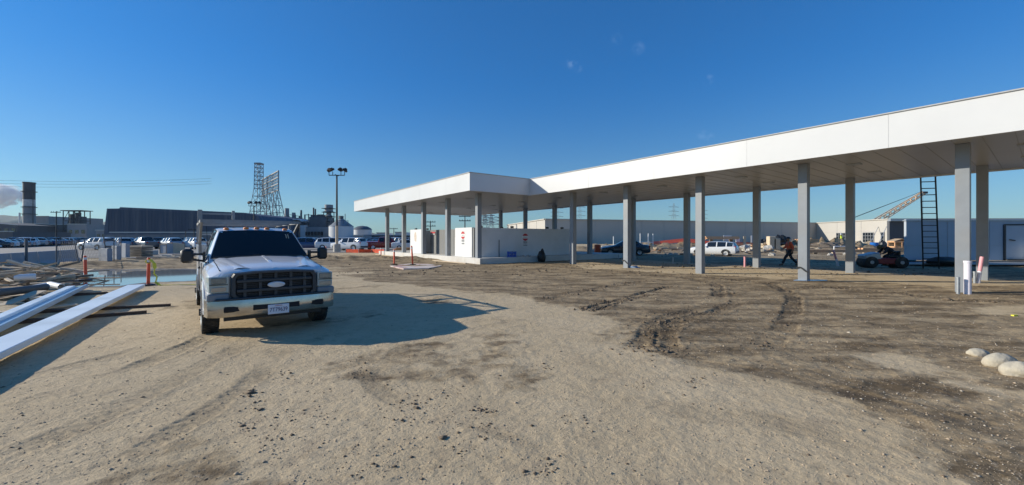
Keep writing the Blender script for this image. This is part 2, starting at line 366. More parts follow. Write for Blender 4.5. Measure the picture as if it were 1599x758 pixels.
# ---------------------------------------------------------------- materials
M = {}
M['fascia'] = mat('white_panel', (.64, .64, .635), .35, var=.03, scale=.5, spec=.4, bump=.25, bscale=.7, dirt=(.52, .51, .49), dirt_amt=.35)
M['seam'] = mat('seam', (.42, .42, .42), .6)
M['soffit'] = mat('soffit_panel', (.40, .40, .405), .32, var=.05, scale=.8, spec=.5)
M['column'] = mat('column_paint', (.245, .265, .29), .45, var=.07, scale=2.5, dirt=(.27, .24, .2), dirt_amt=.35)
M['dark'] = mat('dark_metal', (.03, .032, .036), .5)
M['black'] = mat('black_plastic', (.015, .016, .018), .45)
M['rubber'] = mat('rubber', (.022, .022, .022), .8, var=.2, dirt=(.16, .13, .10), dirt_amt=.5, scale=8)
M['concrete'] = mat('concrete', (.50, .47, .42), .85, var=.1, scale=2, bump=.3, dirt=(.34, .29, .22), dirt_amt=.6)
M['whitewall'] = mat('white_wall', (.72, .72, .715), .7, var=.04, scale=1.5, dirt=(.5, .47, .43), dirt_amt=.35)
M['greywall'] = mat('grey_panel', (.175, .175, .17), .6, var=.08, scale=3, stretch=(3, 3, .4))
M['steel'] = mat('galvanised_steel', (.42, .44, .46), .4, .6, var=.15, scale=9)
M['beam'] = mat('white_coated_metal', (.78, .83, .86), .35, var=.05, scale=1.5, dirt=(.5, .5, .47), dirt_amt=.5, spec=.6)
M['beamblue'] = mat('blue_grey_coated_metal', (.34, .47, .60), .35, var=.08, scale=2)
M['wood'] = mat('timber', (.50, .36, .22), .8, var=.25, scale=5, stretch=(1, 1, 1), bump=.2)
M['oldwood'] = mat('weathered_timber', (.24, .19, .14), .85, var=.3, scale=6, bump=.3)
M['darkwood'] = mat('rusty_bar', (.09, .06, .045), .85, var=.3, scale=12)
M['orangewood'] = mat('fresh_timber', (.66, .38, .20), .75, var=.15, scale=4)
M['ply'] = mat('plywood', (.60, .48, .34), .8, var=.12, scale=4)
M['orange'] = mat('orange_plastic', (.85, .10, .03), .45, var=.08, dirt=(.45, .2, .12), dirt_amt=.3)
M['redpaint'] = mat('red_paint', (.50, .025, .03), .5, var=.05)
M['darkred'] = mat('dark_red_paint', (.22, .02, .02), .45, var=.1)
M['white'] = mat('white_plastic', (.80, .80, .78), .5, var=.05)
M['pipe'] = mat('white_pipe', (.76, .72, .78), .4, var=.05)
M['pink'] = mat('pink_paint', (.72, .34, .38), .5, var=.1)
M['yellow'] = mat('yellow_tape', (.75, .68, .05), .5, var=.08)
M['lime'] = mat('hi_vis_yellow', (.6, .8, .05), .7)
M['blue'] = mat('blue_plastic', (.02, .16, .55), .35, var=.1)
M['bluebag'] = mat('blue_wrap', (.03, .10, .42), .25, var=.3, scale=20)
M['teal'] = mat('teal_plastic', (.03, .22, .26), .5)
M['tanrock'] = mat('pale_rock', (.46, .41, .32), .9, var=.14, scale=7, bump=.5, bscale=30, dirt=(.33, .25, .17), dirt_amt=.7)
M['text'] = mat('black_lettering', (.03, .04, .05), .6, var=.02)
M['farconc'] = mat('tilt_up_concrete', (.47, .445, .40), .85, var=.05, scale=.15, dirt=(.40, .37, .33), dirt_amt=.5)
M['glass'] = mat('dark_glass', (.012, .016, .02), .06, spec=.8, var=0)
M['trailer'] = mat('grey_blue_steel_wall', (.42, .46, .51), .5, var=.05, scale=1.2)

# ---------------------------------------------------------------- far things: hills, plant, buildings
def hillmesh():
    mb = MB(); n = 90; rows = []
    for i in range(n + 1):
        a = -1 + i / n * 1.0; X = -3600 + i / n * 3000; Y = 2300 + 120 * math.sin(i * .21)
        h = 150 * (1 - i / n) ** .7 + 13 * math.sin(i * .33) + 8 * math.sin(i * .9 + 1) + 4 * math.sin(i * 2.3)
        h = max(h, 2); rows.append([(X, Y - 260, -3), (X + 8, Y - 120, h * .6), (X, Y, h), (X, Y + 320, -3)])
    vs = [p for r in rows for p in r]; fs = [(i * 4 + k, (i + 1) * 4 + k, (i + 1) * 4 + k + 1, i * 4 + k + 1) for i in range(n) for k in range(3)]
    mb.add(vs, fs); return mb
M['hill'] = mat('dry_hillside', (.17, .18, .14), .95, var=.3, scale=.01)
tag(hillmesh().build('hills', M['hill'], smooth=60), kind='structure')
M['lot'] = mat('pale_asphalt', (.30, .27, .235), .9, var=.12, scale=.4, dirt=(.22, .2, .18), dirt_amt=.5)
lot = MB(); lp = [(-300, 34), (-31, 34), (-24, 45), (-2, 52), (-2, 185), (-420, 260)]; lot.prism(lp, .03, .05)
tag(lot.build('parking_lot', M['lot']), kind='structure')

def corrugated(name, base, parent_label, pts, z0, z1, band): pass
M['shed'] = mat('dark_corrugated_metal', (.06, .085, .13), .6, var=.15, scale=1.2, stretch=(1, 1, .06), dirt=(.16, .17, .19), dirt_amt=.7)
M['shedlow'] = mat('pale_lower_cladding', (.13, .145, .165), .6, var=.15, scale=1, stretch=(1, 1, .1))
# big dark shed with leaning gable ends
r = empty('warehouse', D(287, 150), 0, 'huge dark corrugated industrial shed with leaning end walls beyond the parked cars', 'warehouse')
mb = MB(); x0 = D(161, 150).x - r.location.x; x1 = D(411, 150).x - r.location.x; zt = ZY(326, 150); zb = ZY(363, 150)
a = [(x0, 0, 0), (x0 + .3, 0, zb), (x0 + 1.4, 0, zt), (x0 + 6, .0, zt + .05), (x0 + 6.3, 0, zt + .55), (x1 - 7, 0, ZY(332.5, 150)), (x1 - 2, 0, ZY(337, 150)), (x1 - .4, 0, ZY(348, 150)), (x1, 0, 0)]
n = len(a); back = [(p[0], 40, p[2]) for p in a]
mb.add(a + back, [tuple(range(n))] + [tuple(range(2 * n - 1, n - 1, -1))] + [(i, i + 1, n + i + 1, n + i) for i in range(n - 1)])
mb.build('wall', M['shed'], r)
mb = MB()
for i in range(100):
    xx = x0 + 2 + i * (x1 - x0 - 5) / 99; z2 = zt + (ZY(333.5, 150) - zt) * max(0, (i - 10) / 90) - .3; mb.box((xx, -.06, (zb + z2) / 2), (.14, .1, z2 - zb))
mb.build('cladding_ribs', M['shed'], r)
MB().box(((x0 + x1) / 2, -.25, 1.3 + .3), (x1 - x0 - 1.2, .4, 2.9)).build('lower_wall', M['shedlow'], r)
MB().box(((x0 + x1) / 2 + 1, -.1, zb), (x1 - x0 - 3, .3, .35)).build('gutter', M['steel'], r)

# low long works buildings at left with chimney
M['bldA'] = mat('grey_cladding', (.085, .09, .10), .7, var=.15, scale=.5, stretch=(1, 1, .2))
M['bldB'] = mat('pale_grey_cladding', (.24, .25, .27), .7, var=.1, scale=.3)
def simple_building(name, px0, px1, ytop, Y, depth, m, label, ytop2=None, roofm=None, windows=0, cat='building', rz=0):
    p0 = D(px0, Y); p1 = D(px1, Y); w = p1.x - p0.x; z = ZY(ytop, Y); z2 = ZY(ytop2, Y) if ytop2 else z
    e = empty(name, ((p0.x + p1.x) / 2, Y, 0), rz, label, cat)
    mb = MB(); mb.add([(-w / 2, 0, 0), (w / 2, 0, 0), (w / 2, 0, z2), (-w / 2, 0, z), (-w / 2, depth, 0), (w / 2, depth, 0), (w / 2, depth, z2), (-w / 2, depth, z)],
                      [(0, 1, 2, 3), (7, 6, 5, 4), (0, 3, 7, 4), (1, 5, 6, 2), (3, 2, 6, 7)])
    mb.build('wall', m, e)
    MB().bar((-w / 2 - .2, -.15, z + .1), (w / 2 + .2, -.15, z2 + .1), .5, .35).build('roof_edge', roofm or M['steel'], e)
    if windows:
        for k in range(windows):
            x = -w / 2 + (k + .5) * w / windows; wd = MB().box((x, -.05, z * .55), (w / windows * .5, .2, z * .22)).build('window', M['glass'], e)
    return e
simple_building('works_building', 55, 156, 350, 260, 60, M['bldA'], 'long low dark works building right of the chimney', 353)
simple_building('works_building', -30, 27, 347, 240, 40, M['bldA'], 'dark works building left of the chimney', 352, windows=5)
simple_building('works_building', 52, 76, 338, 300, 40, M['bldB'], 'pale grey block rising behind the low works building beside the chimney')
simple_building('works_building', 105, 135, 350.5, 250, 30, M['bldB'], 'pale block under the open steel process tower', windows=3)
simple_building('works_building', 150, 166, 360, 200, 25, M['bldB'], 'small pale building squeezed between long works and dark shed', windows=2)
simple_building('works_building', -30, 20, 362, 190, 25, M['bldA'], 'dark green shed at the left edge behind the parked cars')
# open process tower
def frame_tower(mb, w, d, z0, z1, levels, t, nx=2, brace=True):
    for i in range(nx + 1):
        for j in (0, 1):
            x = -w / 2 + w * i / nx; y = -d / 2 + d * j; mb.box((x, y, (z0 + z1) / 2), (t, t, z1 - z0))
    for k in range(levels + 1):
        z = z0 + (z1 - z0) * k / levels
        for y in (-d / 2, d / 2): mb.box((0, y, z), (w, t, t))
        for x in (-w / 2, w / 2): mb.box((x, 0, z), (t, d, t))
        if brace and k < levels:
            zz = z0 + (z1 - z0) * (k + 1) / levels
            for i in range(nx): mb.bar((-w / 2 + w * i / nx, -d / 2, z), (-w / 2 + w * (i + 1) / nx, -d / 2, zz), t * .6)
e = empty('process_tower', D(120, 262), 0, 'open steel process tower with flat roof at far left', 'tower')
zb_, zt_ = ZY(352, 262), ZY(330, 262)
mb = MB(); frame_tower(mb, 11, 6, 0, zt_, 3, .35, 3); mb.build('frame', M['dark'], e)
MB().box((0, 0, zt_ + .2), (13, 8, .4)).build('roof', M['dark'], e)
mb = MB(); mb.cyl((-3, 0, 0), (-3, 0, zt_ - 2), 1.2); mb.cyl((1, 0, 0), (1, 0, zt_ - 1), 1.4); mb.box((3.6, 0, (zb_ + zt_) / 2 - 2), (2.5, 3, 6)); mb.build('vessels', M['bldA'], e)
# chimney
e = empty('chimney', D(45.5, 280), 0, 'tall round industrial chimney with dark top at far left', 'chimney')
M['chim'] = mat('chimney_cladding', (.20, .22, .24), .6, var=.12, scale=.4); M['chimtop'] = mat('sooty_top', (.06, .06, .068), .7, var=.2, scale=.5)
M['chimband'] = mat('pale_band', (.55, .53, .50), .7, var=.25, scale=.7)
zt_ = ZY(285, 280); zm = ZY(312, 280); zl = ZY(322, 280); wr = 3.0
MB().lathe([(wr + .5, 0), (wr + .45, 9), (wr + .1, 12), (wr, zl)], n=28).build('shaft', M['chim'], e, smooth=40)
MB().lathe([(wr - .002, zl), (wr - .05, zm)], n=28).build('pale_band', M['chimband'], e, smooth=40)
MB().lathe([(wr - .05, zm), (wr, zt_ - .6), (wr + .25, zt_ - .5), (wr + .25, zt_), (wr - .5, zt_), (wr - .5, zt_ - 3)], n=28).build('top', M['chimtop'], e, smooth=40)
mb = MB()
for z in (zl - 1, ZY(335, 280), ZY(300, 280)): mb.lathe([(wr + .1, z), (wr + .9, z), (wr + .9, z + .3), (wr + .1, z + .3)], n=20)
for k in range(2): mb.cyl((wr + .5 + k * .7, -1, 8), (wr + .5 + k * .7, -1, zt_ - 1), .09, n=6)
for k in range(60): mb.box((wr + .85, -1, 8.5 + k * (zt_ - 10) / 60), (.7, .12, .12))
mb.build('ladder_cage', M['dark'], e)
MB().cyl((-wr - 1.2, -2, 0), (-wr - 1.2, -2, zl * .8), .5, n=10).build('side_pipe', M['white'], e)
# steam plume drifting left from behind the chimney
pm = bpy.data.materials.new('steam'); pm.use_nodes = True; t = pm.node_tree; t.nodes.remove(t.nodes['Principled BSDF'])
pv = t.nodes.new('ShaderNodeVolumePrincipled'); pv.inputs['Color'].default_value = (1, 1, 1, 1); pv.inputs['Anisotropy'].default_value = 0
tcn = t.nodes.new('ShaderNodeTexCoord'); nn = t.nodes.new('ShaderNodeTexNoise'); nn.inputs['Scale'].default_value = .13; nn.inputs['Detail'].default_value = 5
mr = t.nodes.new('ShaderNodeMapRange'); mr.inputs[1].default_value = .46; mr.inputs[2].default_value = .60; mr.inputs[4].default_value = .4
t.links.new(tcn.outputs['Object'], nn.inputs['Vector']); t.links.new(nn.outputs['Fac'], mr.inputs[0]); t.links.new(mr.outputs[0], pv.inputs['Density']); t.links.new(pv.outputs[0], t.nodes['Material Output'].inputs['Volume'])
mb = MB()
for k, (dx, dz, rr_) in enumerate([(-8, 0, 4.5), (-13, 0, 6), (-21, 1, 8.5), (-31, -.5, 11), (-43, 1, 13), (-56, 0, 15)]): mb.blob((dx, 3, dz), (rr_ * 1.15, rr_ * .8, rr_ * .9), k, 16, 10, .2)
st = mb.build('steam_plume', pm, smooth=180, loc=D(48, 292, ZY(306, 292))); tag(st, 'white steam plume drifting left from behind the chimney', 'steam', kind='stuff')
rm = st.modifiers.new('remesh', 'REMESH'); rm.mode = 'VOXEL'; rm.voxel_size = 1.2

def wood_pole(px, ytop, Y, label, arms=1, r0=.16, m=None):
    e = empty('utility_pole', D(px, Y), 0, label, 'utility pole'); z = ZY(ytop, Y)
    MB().cyl((0, 0, 0), (0, 0, z), r0 * 1.2, r0 * .8, 10).build('pole', m or M['dark'], e, smooth=40)
    for k in range(arms):
        a = MB().box((0, -.2, z - .4 - k * 1.2), (3.2, .16, .2)).build('crossarm', M['dark'], e)
        for x in (-1.4, -.7, .7, 1.4): MB().cyl((x, -.2, z - .3 - k * 1.2), (x, -.2, z - k * 1.2), .08, .05, 6).build('insulator', M['dark'], a)
    return e
wood_pole(88, 330, 130, 'dark wooden utility pole with crossarm left of the open process tower')
wood_pole(672, 345, 120, 'utility pole with transformer seen over the grey enclosure panel', 2)
wood_pole(726, 336, 110, 'utility pole seen just over the white panel with the round sign', 2)
wood_pole(615, 356, 160, 'far utility pole between the two leftmost canopy columns', 1)
wood_pole(468, 350, 150, 'thin utility pole left of the floodlight mast', 1)
wood_pole(303, 357, 120, 'thin dark pole standing in front of the dark shed', 1, .12)
wood_pole(290, 360, 100, 'short thin pole by the parked cars in front of the shed', 0, .1)
# power lines
mb = MB()
P0 = D(-200, 120, 26); P1 = D(88, 130, ZY(330.5, 130)); P2 = D(672, 120, ZY(346, 120))
def wire(mb, a, b, sag, r=.03, n=24):
    pr = None
    for i in range(n + 1):
        t = i / n; p = a.lerp(b, t) - Vector((0, 0, 4 * sag * t * (1 - t)))
        if pr is not None: mb.cyl(pr, p, r, n=4, caps=False)
        pr = p
for k in range(3):
    wire(mb, D(-260, 200, 31 + k * 1.6), D(330, 240, 34 + k * 1.6), 3, .05)
tag(mb.build('power_lines', M['dark']), 'thin overhead power lines crossing the sky above the chimney', 'power lines')

# floodlight masts
def light_mast(px, ytop, Y, base, label, hs_=1.0):
    e = empty('floodlight_mast', D(px, Y), 0, label, 'light mast', 'floodlight masts'); z = ZY(ytop, Y)
    if base: MB().lathe([(.42, 0), (.42, .95), (.36, 1.0), (0, 1.0)], n=20).build('base', M['concrete'], e, smooth=40)
    MB().cyl((0, 0, .9 if base else 0), (0, 0, z), .14, .09, 12).build('pole', M['dark'], e, smooth=40)
    if base: MB().cyl((0, 0, 1.0), (0, 0, 3.2), .17, .16, 12).build('sleeve', M['ply'], e, smooth=40)
    mb = MB(); mb.bar((-.95 * hs_, 0, z), (.95 * hs_, 0, z), .09)
    mb.bar((0, -.5, z), (0, .5, z), .08)
    for sx, sy in ((-.95, 0), (.95, 0), (-.5, .0), (.5, .0)): mb.bar((sx * hs_, sy, z), (sx * hs_, sy, z + .45), .06)
    mb.build('bracket', M['dark'], e)
    for sx in (-1, 1):
        for k in (0, 1):
            c = Vector((sx * (.5 + .45 * k) * hs_, (-.2 + .3 * k), z + .62)); q = Matrix.Rotation(sx * R(28), 3, 'Y') @ Matrix.Rotation(R(20 - 40 * k), 3, 'X')
            l = MB(); l.box(c, (.52 * hs_, .42, .26), rot=q, bev=.05); l.box(c + q @ Vector((0, 0, .18)), (.28, .25, .16), rot=q); l.build('floodlight', M['black'], e)
    return e
light_mast(526, 274, 49, True, 'tall floodlight mast with four lamps on round concrete base left of the canopy')
light_mast(396.5, 322, 75, False, 'shorter floodlight mast behind the truck roof in front of the sign gantry')

# lattice sign gantry far away
def lattice_leg(mb, a, b, w0, w1, n, t):
    """square lattice mast from a to b"""
    a, b = Vector(a), Vector(b)
    def corners(k):
        f = k / n; c = a.lerp(b, f); w = (w0 + (w1 - w0) * f) / 2; return [c + Vector((sx * w, sy * w, 0)) for sx, sy in ((-1, -1), (1, -1), (1, 1), (-1, 1))]
    for k in range(n):
        p, q = corners(k), corners(k + 1)
        for i in range(4):
            mb.bar(p[i], q[i], t); mb.bar(q[i], q[(i + 1) % 4], t * .8)
            mb.bar(p[i], q[(i + 1) % 4], t * .55) if k % 2 else mb.bar(p[(i + 1) % 4], q[i], t * .55)
Y = 190; M['lattice'] = mat('grey_lattice_steel', (.22, .24, .26), .6, var=.15)
e = empty('sign_gantry', D(420, Y), 0, 'open steel lattice tower and billboard frame against the sky', 'sign gantry')
ox = e.location.x; fx = lambda px: D(px, Y).x - ox
mb = MB(); lattice_leg(mb, (fx(402.5), 0, 0), (fx(404), 0, ZY(295, Y)), 7.5, 2.8, 7, .22); lattice_leg(mb, (fx(404), 0, ZY(295, Y)), (fx(404.5), 0, ZY(256, Y)), 2.7, 2.5, 6, .24)
mb.build('tower', M['lattice'], e)
MB().box((fx(404.5), 0, ZY(256, Y)), (2.9, 2.9, .6)).build('tower_cap', M['lattice'], e)
bd = MB()   # billboard frame, runs away from the eye to the left
pa = D(409.5, Y + 5) - e.location; pb = D(435, Y - 7) - e.location
def bp(t, z): p = pa.lerp(pb, t); return Vector((p.x, p.y, z))
def zt2(t): return ZY(281 + (267 - 281) * t, Y + 5 - 12 * t)
def zb2(t): return ZY(306 + (297 - 306) * t, Y + 5 - 12 * t)
for i in range(13):
    t_ = i / 12; bd.bar(bp(t_, zb2(t_)), bp(t_, zt2(t_)), .16 if i % 4 else .36)
for k in range(7):
    f = k / 6; bd.bar(bp(0, zb2(0) + (zt2(0) - zb2(0)) * f), bp(1, zb2(1) + (zt2(1) - zb2(1)) * f), .2 if k % 2 else .5)
for i in range(12):
    for k in range(3):
        f = k / 3; g = (k + 1) / 3; t0, t1 = i / 12, (i + 1) / 12
        bd.bar(bp(t0, zb2(t0) + (zt2(t0) - zb2(t0)) * f), bp(t1, zb2(t1) + (zt2(t1) - zb2(t1)) * g), .08)
bd.build('billboard_frame', M['lattice'], e)
for t_ in (.12, .5, .88):
    mb = MB(); p = bp(t_, 0); lattice_leg(mb, (p.x, p.y + 3, 0), (p.x, p.y, zb2(t_)), 6, 1.4, 7, .2); mb.build('leg', M['lattice'], e)

# refinery cluster between truck and canopy
M['tankw'] = mat('white_tank', (.58, .60, .62), .5, var=.06, scale=.3); M['tankg'] = mat('grey_plant', (.10, .11, .125), .6, var=.3, scale=.4)
M['midg'] = mat('mid_grey_plant', (.22, .24, .26), .6, var=.2, scale=.4)
Y = 170
e = empty('storage_tank', D(533, Y), 0, 'large pale cylindrical tank with conical roof right of the plant', 'tank', 'storage tanks')
rr_ = (551 - 515) / 2 / F * Y; z1 = ZY(354, Y); z2 = ZY(342, Y)
MB().lathe([(rr_, 0), (rr_, z1)], n=40).build('shell', M['tankw'], e, smooth=40); MB().lathe([(rr_ + .1, z1), (.8, z2), (0, z2)], n=40).build('roof', M['midg'], e, smooth=30)
mb = MB(); mb.cyl((0, 0, z2 - .3), (0, 0, z2 + 1.2), .9, n=12); [mb.cyl((x, -rr_ * .6, z1), (x, -rr_ * .6, z1 + 2.5), .12, n=6) for x in (-3, -1, 2, 4)]; mb.bar((-4, -rr_ * .6, z1 + 2.4), (4, -rr_ * .6, z1 + 2.4), .12); mb.build('vents', M['tankg'], e)
Y = 230
e = empty('storage_tank', D(566, Y), 0, 'wide low tank with dark domed roof beside the pale cone tank', 'tank', 'storage tanks')
rr_ = 14 / F * Y; z1 = ZY(359, Y)
MB().lathe([(rr_, 0), (rr_, z1)], n=40).build('shell', M['tankw'], e, smooth=40); MB().lathe([(rr_ + .15, z1), (rr_ * .85, z1 + 1), (rr_ * .5, z1 + 1.9), (0, z1 + 2.3)], n=40).build('roof', M['tankg'], e, smooth=60)
Y = 175
e = empty('refinery_plant', D(480, Y), 0, 'cluster of dark plant buildings, pipes and stacks behind the truck', 'factory')
fx = lambda px: D(px, Y).x - e.location.x
def pb_(name, x0, x1, yt, m, yy=0, dp=8, yb=None):
    z = ZY(yt, Y); z0 = ZY(yb, Y) if yb else 0; return MB().box(((fx(x0) + fx(x1)) / 2, yy + dp / 2, (z + z0) / 2), (fx(x1) - fx(x0), dp, z - z0)).build(name, m, e)
pb_('boiler_house', 476, 512, 355, M['midg']); pb_('upper_house', 481, 507, 339, M['tankg'], 1); pb_('pipe_gallery', 469, 492, 334, M['tankg'], 9, 5); pb_('wing', 470, 478, 352, M['tankw'], -1)
pb_('low_annex', 508, 516, 362, M['midg'], -2); pb_('side_annex', 452, 470, 362, M['midg'], 0)
for j, px in enumerate(range(478, 512, 5)): MB().box((fx(px), -.3, ZY(365, Y)), (.8, .6, 1.6)).build('doorway', M['dark'], e)
mb = MB()   # stack tower with platforms
xx = fx(507)
e2 = MB(); frame_tower(e2, 3.0, 3.0, 0, ZY(330, Y), 6, .22, 1); e2.T = Matrix.Translation((xx, 4, 0))
e3 = MB(); e3.T = Matrix.Translation((xx, 4, 0)); frame_tower(e3, 3.2, 3.0, 0, ZY(330, Y), 6, .25, 1); e3.build('stack_frame', M['tankg'], e)
MB().lathe([(1.2, 0), (1.2, ZY(341, Y)), (1.5, ZY(340, Y)), (1.5, ZY(336, Y)), (.8, ZY(335, Y)), (.95, ZY(331, Y)), (1.7, ZY(330, Y)), (1.75, ZY(319, Y)), (1.3, ZY(319, Y))], c=(xx, 4, 0), n=18).build('stack', M['midg'], e, smooth=30)
mb = MB()
for py in (346, 338, 331, 325): mb.box((xx, 4, ZY(py, Y)), (4.6, 4.2, .25))
mb.build('platforms', M['dark'], e)
for px, yt, rr_ in ((436, 324, .9), (447, 331, .75), (459, 327, .4), (479, 323, .35), (482, 325, .3), (456, 336, .3), (465, 334, .3), (449.5, 334, .3), (516, 340, .3), (520, 336, .2), (530, 333, .15), (471, 333, .2)):
    z = ZY(yt, Y); s_ = MB().lathe([(rr_ * 1.15, 0), (rr_, z * .5), (rr_, z)], c=(fx(px), 6, 0), n=12); s_.lathe([(rr_ * 1.5, z * .75), (rr_ * 1.5, z * .76), (rr_, z * .77)], c=(fx(px), 6, 0), n=12); s_.build('flue', M['midg'] if rr_ > .5 else M['tankg'], e, smooth=40)
mb = MB()
for k in range(14):
    z = ZY(random.uniform(334, 356), Y); a_ = random.uniform(445, 500); mb.cyl((fx(a_), 2, z), (fx(a_ + random.uniform(6, 20)), 2, z), .13, n=6)
for k in range(16): a_ = random.uniform(440, 515); mb.cyl((fx(a_), 1.5, 0), (fx(a_), 1.5, ZY(random.uniform(338, 356), Y)), .12, n=6)
mb.build('pipework', M['tankg'], e)
# curved white vault
v_ = MB(); n = 14; xa, xb = fx(452), fx(476); pts = []
for i in range(n + 1):
    t_ = i / n; pts.append((xa + (xb - xa) * t_, ZY(354, Y) + (ZY(342, Y) - ZY(354, Y)) * math.sin(math.pi * (.15 + .6 * t_))))
for i in range(n):
    p, q = pts[i], pts[i + 1]; v_.add([(p[0], -2, p[1]), (q[0], -2, q[1]), (q[0], 4, q[1]), (p[0], 4, p[1]), (p[0], -2, p[1] - .5), (q[0], -2, q[1] - .5), (q[0], 4, q[1] - .5), (p[0], 4, p[1] - .5)], [(0, 1, 2, 3), (4, 7, 6, 5), (0, 4, 5, 1), (3, 2, 6, 7)])
v_.build('vaulted_roof', M['tankw'], e)
simple_building('works_building', 566, 640, 367.5, 190, 30, M['bldA'], 'long low dark building behind the parked cars left of the canopy columns', 368)
simple_building('works_building', 588, 602, 364, 230, 14, M['tankw'], 'small white roofed building on the horizon beside the domed tank')
simple_building('works_building', 617, 634, 363, 230, 14, M['tankw'], 'small white building on the horizon between the canopy columns')
simple_building('works_building', 552, 567, 368, 165, 10, M['bldB'], 'low pale shed at the foot of the domed tank')
# far pylons seen beneath the canopy
def pylon(px, yt, Y, w, label):
    e = empty('power_pylon', D(px, Y), R(20), label, 'pylon', 'far power pylons'); mb = MB(); z = ZY(yt, Y)
    lattice_leg(mb, (0, 0, 0), (0, 0, z * .62), w, w * .3, 5, .1); lattice_leg(mb, (0, 0, z * .62), (0, 0, z), w * .3, w * .12, 5, .09); mb.build('mast', M['lattice'], e)
    for k in range(3):
        a = MB(); zz = z * (.66 + .12 * k); a.bar((-w * .75, 0, zz), (w * .75, 0, zz), .22); a.bar((-w * .75, 0, zz), (0, 0, zz + 1.2), .14); a.bar((w * .75, 0, zz), (0, 0, zz + 1.2), .14); a.build('arm', M['lattice'], e)
pylon(757, 332, 150, 5, 'lattice pylon seen just right of the corner column, left of its twin'); pylon(767, 336, 165, 5, 'lattice pylon second right of the corner column'); pylon(1052, 318, 420, 9, 'faint far pylon over the dark wall between the middle columns')
pylon(1098, 324, 460, 9, 'faint far pylon behind the middle column'); pylon(870, 320, 430, 10, 'faint far pylon over the left end of dark wall'); pylon(905, 318, 440, 10, 'faint far pylon between two close canopy columns')

# tilt-up concrete building, L in plan
A_ = Vector((-2.0, 166, 0)); B_ = Vector((9.4, 115, 0)); C_ = Vector((108.6, 144, 0)); D_ = Vector((107.2, 114.6, 0)); E_ = Vector((190, 112, 0)); F_ = Vector((190, 190, 0)); G_ = Vector((20, 190, 0))
e = empty('tilt_up_building', (60, 130, 0), 0, 'long unfinished concrete tilt-up warehouse behind the canopy', 'warehouse'); off = e.location
HB = 7.0
mb = MB(); mb.prism([tuple((p - off).xy) for p in (A_, B_, C_, D_, E_, F_, G_)], 0, HB); wall = mb.build('wall', M['farconc'], e)
mb = MB(); pr = (A_, B_, C_, D_, E_)
for a, b in zip(pr[:-1], pr[1:]):
    d = (b - a); L_ = d.length; d.normalize(); nrm = Vector((d.y, -d.x, 0)); n_ = max(2, int(L_ / 7.5))
    mb.bar(a - off + nrm * .04 + Vector((0, 0, HB + .12)), b - off + nrm * .04 + Vector((0, 0, HB + .12)), .5, .28, mi=1)
    mb.bar(a - off + nrm * .02 + Vector((0, 0, HB * .54)), b - off + nrm * .02 + Vector((0, 0, HB * .54)), .06, .08)
    for k in range(1, n_): p = a.lerp(b, k / n_) - off + nrm * .02; mb.box((p.x, p.y, HB / 2), (.09, .09, HB - .1), rz=math.atan2(d.y, d.x))
mb.build('joints_and_cap', [M['seam'], M['farconc']], e)
d = (D_ - C_).normalized(); nrm = Vector((d.y, -d.x, 0)); ang = math.atan2(d.y, d.x)
for px0, px1 in ((1307, 1321), (1348.5, 1365), (1377, 1381.5)):
    # crossing of the view ray with the wall line
    def hit(px): t_ = (px - CX) / F; s_ = (t_ * C_.y - C_.x) / (d.x - t_ * d.y); return C_ + d * s_
    a, b = hit(px0), hit(px1); c = (a + b) / 2 - off + nrm * .03; Lw = (b - a).length
    w = MB().box((c.x, c.y, 1.9), (Lw, .3, 2.9), rz=ang).build('window', M['glass'], e)
    f = MB(); nb = 4 if Lw > 3 else 1
    for k in range(nb + 1): p = a.lerp(b, k / nb) - off + nrm * .2; f.box((p.x, p.y, 1.9), (.14, .14, 3.0), rz=ang)
    for zz in (.45, 1.4, 2.4, 3.35): f.box((c.x + nrm.x * .17, c.y + nrm.y * .17, zz), (Lw, .12, .12), rz=ang)
    f.build('frame', M['steel'], w)
mb = MB()   # braces on the walls
for px in (1385, 1372): p = hit(px) - off; mb.cyl(p + nrm * .1 + Vector((0, 0, 5)), p + nrm * 4 + d * 2, .08, n=6)
mb.cyl((D_ - off) + Vector((4, 0, 5.5)), (D_ - off) + Vector((9, -4, .2)), .1, n=6)
mb.build('brace', M['steel'], e)
# crane
e = empty('lattice_crane', D(1370, 150), 0, 'crawler crane with long pale lattice boom rising behind the concrete building', 'crane')
fx = lambda px: D(px, 150).x - e.location.x
M['boom'] = mat('boom_paint', (.72, .52, .34), .6, var=.15)
mb = MB(); a = Vector((fx(1335), 0, 3)); b = Vector((fx(1441), 0, ZY(302, 150))); n = 26; dd = (b - a).normalized(); up = Vector((-dd.z, 0, dd.x)); wd = 1.1
for sy in (-.8, .8):
    for su in (-1, 1): mb.bar(a + up * su * wd + Vector((0, sy, 0)), b + up * su * .5 + Vector((0, sy * .5, 0)), .26)
for k in range(n):
    p, q = a.lerp(b, k / n), a.lerp(b, (k + 1) / n); s0 = 1 if k % 2 else -1; w0 = wd * (1 - k / n) + .5 * k / n
    for sy in (-.7, .7): mb.bar(p + up * s0 * w0 + Vector((0, sy, 0)), q - up * s0 * w0 + Vector((0, sy, 0)), .17)
mb.build('boom', M['boom'], e); MB().box(b + Vector((.5, 0, .2)), (1.8, 1.2, .8), bev=.1).build('boom_head', M['dark'], e)
mb = MB(); mb.cyl(a + Vector((-6, 0, 4)), b + Vector((0, 0, .8)), .07, n=5); mb.cyl(a + Vector((-6, 1, 4)), b + Vector((0, .6, .6)), .07, n=5); mb.cyl(b, b - Vector((0, 0, 12)), .05, n=5); mb.build('cables', M['dark'], e)
mb = MB(); mb.box(a + Vector((-3, 0, -.6)), (7, 3, 2.4), bev=.15); mb.box(a + Vector((0, -1.5, -.4)), (1.6, 1.2, 2.0), bev=.1); mb.build('machine_house', M['boom'], e)
